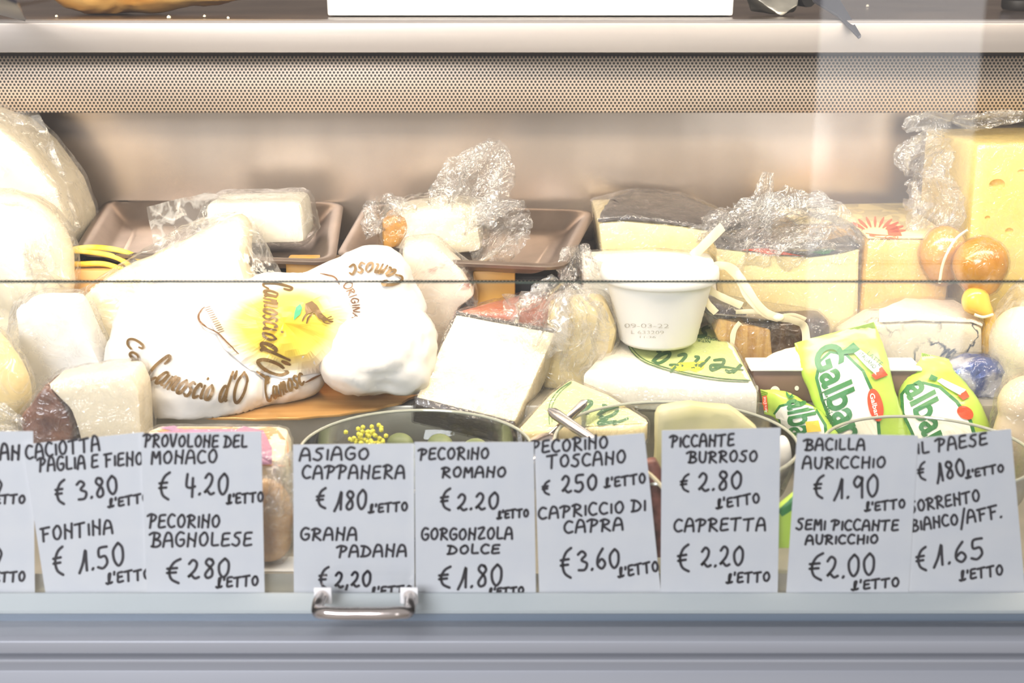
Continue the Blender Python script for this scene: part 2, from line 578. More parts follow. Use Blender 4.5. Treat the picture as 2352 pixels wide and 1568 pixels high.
def sheet(c00, c10, c11, c01, nu=16, nv=16, amp=0.004, freq=30, seed=0, bulge=0.0):
    """creased film sheet between four world corners, a hair thick"""
    bm = bmesh.new()
    g = []
    nrm = (c10 - c00).cross(c01 - c00).normalized()
    so = Vector((seed * 4.1, seed, seed * 2.2))
    for i in range(nu + 1):
        row = []
        for j in range(nv + 1):
            u, v = i / nu, j / nv
            p = (c00 * (1 - u) + c10 * u) * (1 - v) + (c01 * (1 - u) + c11 * u) * v
            q = p * freq + so
            p = p + nrm * (amp * (1 - 2 * abs(noise.noise(q)) + noise.noise(q * 2.5) * .6) + bulge * math.sin(math.pi * u) * math.sin(math.pi * v))
            row.append(bm.verts.new(p))
        g.append(row)
    for i in range(nu):
        for j in range(nv):
            bm.faces.new((g[i][j], g[i + 1][j], g[i + 1][j + 1], g[i][j + 1]))
    return bm


def lathe(prof, cx, cy, n=64, close=False, sx=1.0, sy=1.0):
    """prof: (r,z) list"""
    bm = bmesh.new()
    rings = []
    for r, z in prof:
        if r <= 1e-6:
            rings.append([bm.verts.new((cx, cy, z))])
        else:
            rings.append([bm.verts.new((cx + sx * r * math.cos(2 * math.pi * k / n), cy + sy * r * math.sin(2 * math.pi * k / n), z)) for k in range(n)])
    for a, b in zip(rings, rings[1:]):
        for k in range(n):
            j = (k + 1) % n
            q = [a[k % len(a)], a[j % len(a)], b[j % len(b)], b[k % len(b)]]
            u = []
            for v in q:
                if v not in u: u.append(v)
            if len(u) > 2: bm.faces.new(u)
    return bm


def tube(path, rad, n=10, smooth_k=5):
    pts = []
    for i in range(len(path) - 1):
        for k in range(smooth_k): pts.append(catmull(path, i, k / smooth_k))
    pts.append(Vector(path[-1]))
    bm = bmesh.new(); rings = []
    for i, p in enumerate(pts):
        t = (pts[min(i + 1, len(pts) - 1)] - pts[max(i - 1, 0)]).normalized()
        a = t.cross(Vector((0.05, 0.3, 1))).normalized(); b = t.cross(a)
        rings.append([bm.verts.new(p + (a * math.cos(6.2832 * k / n) + b * math.sin(6.2832 * k / n)) * rad) for k in range(n)])
    for a, b in zip(rings, rings[1:]):
        for k in range(n):
            j = (k + 1) % n
            bm.faces.new((a[k], a[j], b[j], b[k]))
    bm.faces.new(rings[0]); bm.faces.new(list(reversed(rings[-1])))
    return bm


def ellipsoids(lst, voxel=0.006, smooth=3, zmin=None):
    """one continuous body grown from overlapping ellipsoids: (centre, (rx,ry,rz), rot)"""
    bm = bmesh.new()
    for e in lst:
        c, r = e[0], e[1]
        rot = e[2] if len(e) > 2 else Matrix.Identity(3)
        M4 = Matrix.Translation(c) @ rot.to_4x4() @ Matrix.Diagonal((r[0], r[1], r[2], 1))
        bmesh.ops.create_icosphere(bm, subdivisions=4, radius=1.0, matrix=M4)
    me = bpy.data.meshes.new('tmp'); bm.to_mesh(me)
    o = bpy.data.objects.new('tmp', me); COL.objects.link(o)
    md = o.modifiers.new('r', 'REMESH'); md.mode = 'VOXEL'; md.voxel_size = voxel
    if smooth:
        s = o.modifiers.new('s', 'SMOOTH'); s.iterations = smooth; s.factor = 0.5
    dg = bpy.context.evaluated_depsgraph_get()
    ev = o.evaluated_get(dg)
    out = bmesh.new(); out.from_mesh(ev.to_mesh())
    bpy.data.objects.remove(o); bpy.data.meshes.remove(me)
    if zmin is not None:
        for v in out.verts: v.co.z = max(v.co.z, zmin)
    return out


def carve(bm, cutter):
    """bm minus cutter"""
    obs = []
    for b in (bm, cutter):
        bmesh.ops.recalc_face_normals(b, faces=b.faces)
        me = bpy.data.meshes.new('tmp'); b.to_mesh(me)
        o = bpy.data.objects.new('tmp', me); COL.objects.link(o); obs.append(o)
    md = obs[0].modifiers.new('b', 'BOOLEAN'); md.operation = 'DIFFERENCE'; md.object = obs[1]; md.solver = 'EXACT'
    dg = bpy.context.evaluated_depsgraph_get()
    out = bmesh.new(); out.from_mesh(obs[0].evaluated_get(dg).to_mesh())
    for o in obs:
        me = o.data; bpy.data.objects.remove(o); bpy.data.meshes.remove(me)
    return out


def crease(bm, amp, freq, seed=0):
    bm.normal_update()
    so = Vector((seed * 4.3, seed * 1.7, seed * 2.9))
    mv = []
    for v in bm.verts:
        q = v.co * freq + so
        q = q + Vector((noise.noise(q * .5), noise.noise(q * .5 + Vector((9, 0, 0))), 0)) * 1.2
        mv.append((v, v.normal * amp * ((1 - abs(noise.noise(q)) * 2.5) + 0.5 * (1 - abs(noise.noise(q * 2.1)) * 2.5))))
    for v, d in mv: v.co += d
    return bm


# ------------------------------------------------------------------ printing and writing
class Plane:
    def __init__(s, Y, off=0.0005): s.Y, s.off = Y, off
    def hit(s, px, py): return P(px, py, s.Y - s.off)


class Surf:
    def __init__(s, bm, off=0.0008):
        b2 = bm.copy(); bmesh.ops.triangulate(b2, faces=list(b2.faces))
        s.t = BVHTree.FromBMesh(b2); s.off = off
    def hit(s, px, py):
        d = ray(px, py).normalized()
        h = s.t.ray_cast(CAM, d, 6.0)
        if h[0] is None: return None
        n = h[1] if h[1].dot(d) < 0 else -h[1]
        return h[0] + n * s.off * 0.6 - d * s.off


def put(name, pv, faces, surf, m, parent, label=None, edge=None):
    hits = [surf.hit(x, y) for x, y in pv]
    keep = {}
    verts = []
    for i, h in enumerate(hits):
        if h is not None:
            keep[i] = len(verts); verts.append(h)
    fs = []
    for f in faces:
        if not all(i in keep for i in f): continue
        q = [verts[keep[i]] for i in f]
        if max((a - b).length for a in q for b in q) > 0.05: continue
        fs.append([keep[i] for i in f])
    if not fs: return None
    o = mesh_obj(name, verts, fs, m, parent, smooth=False, label=label)
    if edge is not None and len(o.data.vertices) == len(verts):
        at = o.data.attributes.new('edge', 'FLOAT', 'POINT')
        for i, k in keep.items(): at.data[k].value = edge[i]
    return o


class Strokes:
    """collects marker strokes as flat ribbons in pixel space"""
    def __init__(s): s.v, s.f = [], []

    def stroke(s, pts, w, taper=0.0, k=5):
        pts = [Vector((p[0], p[1], 0)) for p in pts]
        d = []
        if len(pts) > 2:
            for i in range(len(pts) - 1):
                for q in range(k): d.append(catmull(pts, i, q / k))
            d.append(pts[-1])
        else:
            n = max(1, int((pts[1] - pts[0]).length / 8))
            d = [pts[0].lerp(pts[1], i / n) for i in range(n + 1)]
        L = []
        for i, p in enumerate(d):
            t = d[min(i + 1, len(d) - 1)] - d[max(i - 1, 0)]
            if t.length < 1e-6: t = Vector((1, 0, 0))
            t.normalize()
            u = i / max(1, len(d) - 1)
            ww = w * (1 - taper * abs(2 * u - 1) ** 2)
            L.append((p, t, Vector((-t.y, t.x, 0)), ww))
        b = len(s.v)
        for p, t, n, ww in L:
            s.v.append(((p + n * ww).x, (p + n * ww).y)); s.v.append(((p - n * ww).x, (p - n * ww).y))
        for i in range(len(L) - 1):
            s.f.append((b + 2 * i, b + 2 * i + 1, b + 2 * i + 3, b + 2 * i + 2))
        for (p, t, n, ww), sg in ((L[0], -1), (L[-1], 1)):
            c = len(s.v); m = 6
            for q in range(m + 1):
                an = math.pi * q / m
                v = p + n * ww * math.cos(an) + t * sg * ww * math.sin(an)
                s.v.append((v.x, v.y))
            s.f.append(tuple(range(c, c + m + 1)))

    def glyphs(s, txt, x0, y0, x1, y1, h, font, w, slant=0.0, jit=0.0, seed=0, taper=0.0):
        rnd = random.Random(seed + len(txt))
        adv = []
        for ch in txt:
            if ch == ' ': adv.append(4.0); continue
            xs = [float(p.split(',')[0]) for st in font[ch].split('|') for p in st.split()]
            adv.append(max(xs) + 2.2)
        tot = sum(adv) - 2.2
        ux, uy = (x1 - x0) / tot, (y1 - y0) / tot
        dx, dy = x1 - x0, y1 - y0
        l = math.hypot(dx, dy)
        nx, ny = dy / l * h / 10, -dx / l * h / 10
        c = 0.0
        for ch, a in zip(txt, adv):
            if ch != ' ':
                jr = rnd.uniform(-jit, jit); js = 1 + rnd.uniform(-jit, jit) * .12
                for st in font[ch].split('|'):
                    pts = []
                    for p in st.split():
                        gx, gy = map(float, p.split(','))
                        gx = gx + gy * slant
                        gy = gy * js + jr * .5
                        pts.append((x0 + (c + gx) * ux + gy * nx, y0 + (c + gx) * uy + gy * ny))
                    if len(pts) == 1: pts.append((pts[0][0] + .5, pts[0][1]))
                    s.stroke(pts, w, taper)
            c += a

    def arc(s, txt, pts, h, font, w, slant=0.0, taper=0.3):
        """text along a pixel polyline"""
        path = []
        pv = [Vector((a, b, 0)) for a, b in pts]
        for i in range(len(pv) - 1):
            for k in range(20): path.append(catmull(pv, i, k / 20))
        path.append(pv[-1])
        cum = [0]
        for a, b in zip(path, path[1:]): cum.append(cum[-1] + (b - a).length)
        adv = []
        for ch in txt:
            if ch == ' ': adv.append(4.0); continue
            xs = [float(p.split(',')[0]) for st in font[ch].split('|') for p in st.split()]
            adv.append(max(xs) + 1.2)
        k = cum[-1] / sum(adv)

        def at(d):
            d = max(0, min(cum[-1] - 1e-6, d))
            for i in range(len(path) - 1):
                if cum[i + 1] >= d:
                    t = (d - cum[i]) / max(1e-9, cum[i + 1] - cum[i])
                    T = (path[i + 1] - path[i]).normalized()
                    return path[i].lerp(path[i + 1], t), T
        c = 0
        for ch, a in zip(txt, adv):
            if ch != ' ':
                for st in font[ch].split('|'):
                    q = []
                    for p in st.split():
                        gx, gy = map(float, p.split(','))
                        o, T = at((c + gx) * k)
                        N = Vector((T.y, -T.x, 0))
                        v = o + N * (gy * h / 10) + T * (gy * slant * h / 10)
                        q.append((v.x, v.y))
                    s.stroke(q, w, taper)
            c += a

    def fill(s, poly, rings=5, n=None):
        """star-shaped filled outline; returns edge distance list for the new verts"""
        cx = sum(p[0] for p in poly) / len(poly); cy = sum(p[1] for p in poly) / len(poly)
        dense = []
        for a, b in zip(poly, poly[1:] + poly[:1]):
            k = max(1, int(math.hypot(b[0] - a[0], b[1] - a[1]) / 9))
            for i in range(k): dense.append((a[0] + (b[0] - a[0]) * i / k, a[1] + (b[1] - a[1]) * i / k))
        m = len(dense); b0 = len(s.v)
        s.v.append((cx, cy)); edge = [0.0]
        for r in range(1, rings + 1):
            t = r / rings
            for p in dense: s.v.append((cx + (p[0] - cx) * t, cy + (p[1] - cy) * t)); edge.append(t)
        for k in range(m):
            j = (k + 1) % m
            s.f.append((b0, b0 + 1 + k, b0 + 1 + j))
            for r in range(rings - 1):
                o = b0 + 1 + r * m
                s.f.append((o + k, o + j, o + m + j, o + m + k))
        return edge

    def ellipse(s, cx, cy, rx, ry, rot=0.0, rings=5, n=40):
        c, si = math.cos(rot), math.sin(rot)
        return s.fill([(cx + rx * math.cos(a) * c - ry * math.sin(a) * si, cy + rx * math.cos(a) * si + ry * math.sin(a) * c)
                       for a in [2 * math.pi * k / n for k in range(n)]], rings)

    def type(s, txt, x0, y0, x1, y1, h, bold=0.02, shear=0.0, sub=2):
        """printed sans lettering from x0,y0 to x1,y1 (baseline), cap height h px"""
        cu = bpy.data.curves.new('tmp', 'FONT'); cu.body = txt; cu.offset = bold; cu.resolution_u = 4
        o = bpy.data.objects.new('tmp', cu); COL.objects.link(o)
        dg = bpy.context.evaluated_depsgraph_get(); dg.update()
        me = bpy.data.meshes.new_from_object(o.evaluated_get(dg))
        bm = bmesh.new(); bm.from_mesh(me)
        bpy.data.objects.remove(o); bpy.data.meshes.remove(me); bpy.data.curves.remove(cu)
        bmesh.ops.triangulate(bm, faces=list(bm.faces))
        for _ in range(sub):
            es = [e for e in bm.edges if e.calc_length() > 0.18]
            if es:
                bmesh.ops.subdivide_edges(bm, edges=es, cuts=1)
                bmesh.ops.triangulate(bm, faces=[f for f in bm.faces if len(f.verts) > 3])
        xs = [v.co.x for v in bm.verts]
        a, b = min(xs), max(xs)
        dx, dy = x1 - x0, y1 - y0
        l = math.hypot(dx, dy)
        k = l / (b - a)
        tx, ty = dx / l, dy / l
        nx, ny = ty, -tx
        b0 = len(s.v)
        bm.verts.ensure_lookup_table()
        for v in bm.verts:
            u = (v.co.x - a) * k + v.co.y / 0.7 * h * shear
            q = v.co.y / 0.7 * h
            s.v.append((x0 + tx * u + nx * q, y0 + ty * u + ny * q))
        for f in bm.faces: s.f.append(tuple(b0 + v.index for v in f.verts))
        bm.free()

    def out(s, name, surf, m, parent, label=None, edge=None):
        return put(name, s.v, s.f, surf, m, parent, label, edge)


HAND = {
    'A': "0,0 1,6 2.6,10 5,9 6,5 6.4,0|0.8,4 6,4.6", 'B': "-1,8.6 2,10 6,8.8 5,6 2.2,5.2 6,4.2 6.6,1.6 4,0 0.6,0.4|2.4,9 1.6,0",
    'C': "5.6,9 3,10 0.6,7 0.4,3 2.6,0.2 5.6,1", 'D': "1,0.4 2,9.6|0,9.6 4,8.6 6.6,4.6 4.6,1 0,0.2",
    'E': "5.6,9.6 1.4,9 0.9,5 0.7,0.4 5.6,0.8|0.9,5 4.8,5.3", 'F': "1.6,0 1.7,9.4|0,9.4 6.4,10|1.7,5 5,5.4",
    'G': "5.6,9.2 3,10 0.6,7 0.6,2.4 3,0 5.6,1.4 5.8,4.6 3.4,4.6", 'H': "0.8,0 1,10|5.8,0 6,10|0.9,5 6,5.2",
    'I': "0.8,0.6 1,8", 'L': "1,9.6 0.8,3 1.4,0.5 5.2,0.7", 'M': "0.4,0 1.2,9.6 3.4,4.4 6,9.6 6.6,0",
    'N': "0.6,0 1.2,9.6|1.2,6.6 5.6,3.8|6.2,10 5.4,0", 'O': "3.4,9.4 0.8,6.4 1.4,1.4 4.2,0.6 6.2,4.6 5,8.8 3.2,9.4",
    'P': "-0.6,8.6 2.4,10 6.2,8.4 5,5.6 2.6,4.6|2.6,8.6 1.6,0", 'R': "0,8.8 2.8,10 5.8,8.2 4.6,5.8 1.6,4.8 6.4,0|1.8,9 1,0",
    'S': "5.6,9.8 2.6,9.4 1.6,7.2 4.2,5.2 4.8,2.2 2.8,0 0,1.2", 'T': "0,9.2 7,10|3.6,9.4 3,0", 'U': "0.8,9.8 0.8,3 2.8,0.2 5.2,2 5.8,9.8",
    'V': "0.2,9.6 2.8,0 6,10", 'Z': "0.6,9 5.6,9.6 0.8,0.8 6,1", 'l': "-0.6,0.8 1.4,0.2 3.2,6 4,9.4 2.4,8.6 2,2.6 3,0.4 5,1.2",
    '€': "6.4,11.5 3.4,9.4 1.6,5 2.6,0.6 6,-1.6|0.6,6.2 5,6.6|0.6,3.9 4.6,4.2",
    '0': "3.8,10 1,7 1,2.6 3,0 5.4,2.6 5.8,7.6 4,10", '1': "0,-0.6 2.4,4 4.4,10 4.2,5 4,0.2", '2': "1,8 3,10 5,8.2 4,4.6 0.4,0.8 2,1.8 4,0 6,0.6",
    '3': "0.6,8.6 3,10 5,8 2.4,5.6 5.4,3.6 4,0.6 0.4,0.6", '4': "1.6,10 1,4.6 3,3.4 6,4|4.8,8 4.4,-1", '5': "6,10 2,9.6 1.6,5.6 4.6,5.6 5.4,2.4 3,0 0.4,0.8",
    '6': "4.6,10 1.6,6 1,2 3.4,0 5.4,2.4 3.6,4.8 1.2,3", '8': "5,9 3,10 1.6,7.8 4.6,4.4 4.6,1 2.2,0 1.2,2 3.4,5 5.4,7.6 4.6,9.6",
    '9': "5.2,8.6 3,10 1,7.4 2.6,5 5.2,7.6 5.2,9.4 5,0", '.': "0.4,0 0.8,0.5", ',': "1,0.8 0.2,-2", "'": "0.9,10 0.5,7.6", '/': "0,-3 3.6,13",
    ')': "0,12 2,7 0.4,-1",
}
SCRIPT = {
    'C': "5,9.4 5.6,12 3.4,13 0.8,7 1,1.6 3.4,0 6,2.4", 'a': "5,5.6 2.4,6.4 0.6,3 1.6,0.2 4,2 5.2,6 4.8,1 6.2,0.6", 'm': "0.4,0 1.2,6 1.4,3.6 3.2,6.2 3.6,5 3.4,0|3.6,4 5.6,6.2 6.2,5 6,1 7.4,0.6",
    'o': "3,6.4 0.8,3.8 1.4,0.4 3.8,0.8 4.8,4.2 3,6.4", 's': "4.4,5.8 2.4,6.4 1.4,4.6 3.8,2.4 2.6,0 0.4,0.8", 'c': "4.6,5.2 2.8,6.4 0.8,3.4 1.8,0.2 4.6,1.2",
    'i': "1,6 0.8,1.2 2,0.4|1.4,8.6 1.6,9", 'd': "4.6,5.6 2.2,6.4 0.6,3 1.6,0.2 3.8,1.6 5.8,12.4|5,5 4.8,0.8 6,0.6", "'": "1.4,12.6 0.8,9.6",
    'O': "4.6,12.4 1,8.4 0.8,2.6 3.6,-0.4 7,3 7.6,9 4.4,12.4", 'r': "0.6,0 1.4,6.2|1.2,4 3,6.2 4.8,5.6", 'e': "0.8,3 4.6,4 3,6.4 0.8,3.6 1.6,0.3 5,1.2",
    'n': "0.4,0 1.2,6 1.4,3.6 3.6,6.2 4.4,5 4.2,1 5.8,0.6", 't': "2.6,10 1.4,1.6 2.8,0.2 4.4,1.2|0,6.2 4.8,6.6", 'S': "6,11 3.6,12.6 1.6,9.6 5,5 3.4,0.4 0,1.6",
    'O': "4.6,12.4 1,8.4 0.8,2.6 3.6,-0.4 7,3 7.6,9 4.4,12.4", 'R': "0.4,0 1.6,10|0.6,9 4,10 5.4,8 1.6,5 6,0", 'I': "0.8,0 1.6,10", 'G': "6,8.6 3.4,10 0.8,5 2,0.4 5,1.4 5.4,4.6 3.4,4.6",
    'N': "0.4,0 1.6,10 4.6,0.4 5.8,10", 'A': "0,0 4,10 5.6,0|1.6,4 5,4", 'L': "1.6,10 0.8,0.6 4.6,0.6", 'E': "5,10 1.6,9.6 0.8,0.4 4.6,0.4|1.2,5 4.2,5",
}
# ==================================================================== THE SHOP
XL, XR = -1.0, 1.0
zof = lambda py, Y: P(W / 2, py, Y).z
Z_FRONT = zof(1285, 0.06)       # front deck
Z_MID = 0.965                   # middle step
Z_RACK = 1.066         # raised rear step under the trays
Y_MID, Y_RACK, Y_WALL = 0.292, 0.47, 0.68

o = bm_obj('floor', box(-3, 3, -4.2, 2.2, -0.05, 0.0), floor_tile); o['kind'] = 'structure'
o = bm_obj('wall_back', box(-3, 3, 2.1, 2.2, 0.0, 3.0), paint_wall); o['kind'] = 'structure'

zs0_ = zof(121, .50)
case = thing('display_case', 'long refrigerated glass fronted deli display case with stainless interior', 'display case')
z_bump = zof(1462, -0.02)
bm_obj('cabinet_base', box(XL, XR, 0.06, 1.05, 0.0, Z_FRONT - 0.03, 0.004), alu, case)
bm_obj('tag_channel', box(XL, XR, 0.0166, 0.062, zof(1372, .0195) - 0.01, zof(1372, .0195) - 0.0003), alu_light, case, label='pale channel the tags stand in')
bm_obj('deck', join(box(XL, XR, 0.030, 0.30, Z_FRONT - 0.02, Z_FRONT), box(XL, XR, Y_MID, Y_WALL, Z_FRONT - 0.02, Z_MID, 0.003)), steel_deck, case, label='stepped steel display deck')
x_rack = P(1634, 500, 0.5).x
bm_obj('rear_step', box(XL, x_rack, Y_RACK, Y_WALL, Z_MID, Z_RACK, 0.002), black_plastic, case, label='raised step under the trays, coloured black for the shaded gap')  # black colour stands in for the shade in the gap below the trays
bm_obj('back_panel', box(XL, XR, Y_WALL, Y_WALL + 0.02, Z_FRONT, zs0_ + .005), steel, case, label='brushed steel back panel')
zp1, zp0 = zof(128, 0.60), zof(259, 0.60)
bm_obj('perforated_panel', prism([Vector((XL, 0.60, zp0)), Vector((XR, 0.60, zp0)), Vector((XR, 0.60, zp1)), Vector((XL, 0.60, zp1))],
                                 [Vector((XL, Y_WALL - .001, zp0 - .004)), Vector((XR, Y_WALL - .001, zp0 - .004)), Vector((XR, Y_WALL - .001, zp1)), Vector((XL, Y_WALL - .001, zp1))], 0.0015), perforated, case,
       label='perforated steel air grille')
YS = 0.50
zs1, zs0 = zof(47, YS), zof(121, YS)
zs_top = zs1
bm_obj('shelf_edge', profile([(YS, zs0), (YS, zs1 - .003), (YS + .003, zs1), (YS + .03, zs1), (YS + .03, zs0)], XL, XR, 0.0012), steel_shelf, case, label='pale satin steel shelf edge')
bm_obj('shelf_top', box(XL, XR, YS + .0302, 1.08, zs0 + .006, zs1 - 0.0008), granite, case, label='dark polished shelf top')
bm_obj('shelf_support', box(XL, XR, Y_WALL + .021, 1.05, Z_FRONT - .03, zs0 + .006), alu, case)
# interior front rail and outer bumper
z1362, z1410, z1452 = zof(1363, 0.014), zof(1408, 0.004), zof(1455, 0.004)
bm_obj('tag_rail', profile([(0.0165, z1362), (0.0145, z1362), (0.0035, z1410 + .003), (0.0035, z1410), (0.0165, z1410)], XL, XR), alu_light, case, label='pale sloping price rail')  # paler tone of the slope catching overhead light is put into its colour
bm_obj('rail_face', profile([(0.0035, z1410 - .0004), (0.0165, z1410 - .0004), (0.0165, z1452), (0.0035, z1452)], XL, XR), alu_dark, case, label='blue grey rail face')  # upright face gets its shaded tone from a darker material
bm_obj('seam_strip', box(XL, XR, -0.012, 0.0165, z1452 - .004, z1452 - .0006, 0.0008), alu_light, case)
zb = [zof(p, -0.03) for p in (1466, 1500, 1510, 1516, 1540, 1560, 1640)]
bm_obj('bumper_profile', profile([(0.06, zb[0]), (-0.024, zb[0]), (-0.030, zb[0] - .003), (-0.030, zb[1]), (-0.024, zb[1] - .002), (-0.024, zb[2] + .001), (-0.034, zb[2]), (-0.034, zb[3]),
                                  (-0.030, zb[4]), (-0.042, zb[5]), (-0.042, zb[6]), (-0.02, zb[6] - .02), (0.06, zb[6] - .02)], XL, XR, 0.0008), alu, case, label='ribbed aluminium bumper')
bm_obj('kick_panel', box(XL, XR, 0.0, 0.06, 0.0, zb[6] - .02), alu, case)
# glass
zg0, zg1 = z1452 - 0.0005, zof(645, 0.0)
g = bm_obj('front_glass', prism([Vector((XL, -.008, zg0)), Vector((XR, -.008, zg0)), Vector((XR, -.008, zg1)), Vector((XL, -.008, zg1))],
                                [Vector((XL, .0, zg0)), Vector((XR, .0, zg0)), Vector((XR, .0, zg1)), Vector((XL, .0, zg1))], 0), glass, case, smooth=False, label='clear front glass pane')
bm_obj('glass_edge', box(XL, XR, -.008, -.0068, zg1 + .0001, zg1 + .0009), glass_edge, g, label='thin green glass edge')
g2 = bm_obj('upper_glass', box(XL, XR, 0.028, 0.034, zof(647, .028), 1.62), glass, case, smooth=False, label='clear upper glass pane')
# handle on the glass
hx0, hx1 = P(742, 1380, -.01).x, P(940, 1380, -.01).x
zh, zh2 = zof(1368, -.01), zof(1405, -.042)
hp = [Vector((hx0, -.008, zh)), Vector((hx0 - .002, -.022, zh)), Vector((hx0 - .001, -.036, zh - .002)), Vector((hx0 + .006, -.043, zh2)), Vector((hx0 + .02, -.045, zh2)),
      Vector((0.5 * (hx0 + hx1), -.045, zh2)), Vector((hx1 - .02, -.045, zh2)), Vector((hx1 - .006, -.043, zh2)), Vector((hx1 + .001, -.036, zh - .002)), Vector((hx1 + .002, -.022, zh)), Vector((hx1, -.008, zh))]
hd = bm_obj('handle', tube(hp, 0.0056, 14), chrome, case, label='chrome bow handle')
for hx in (hx0, hx1):
    bm_obj('handle_mount', box(hx - .008, hx + .008, -.0105, -.0081, zh - .008, zh + .008, 0.001), white_plastic, hd, label='white plastic mount')

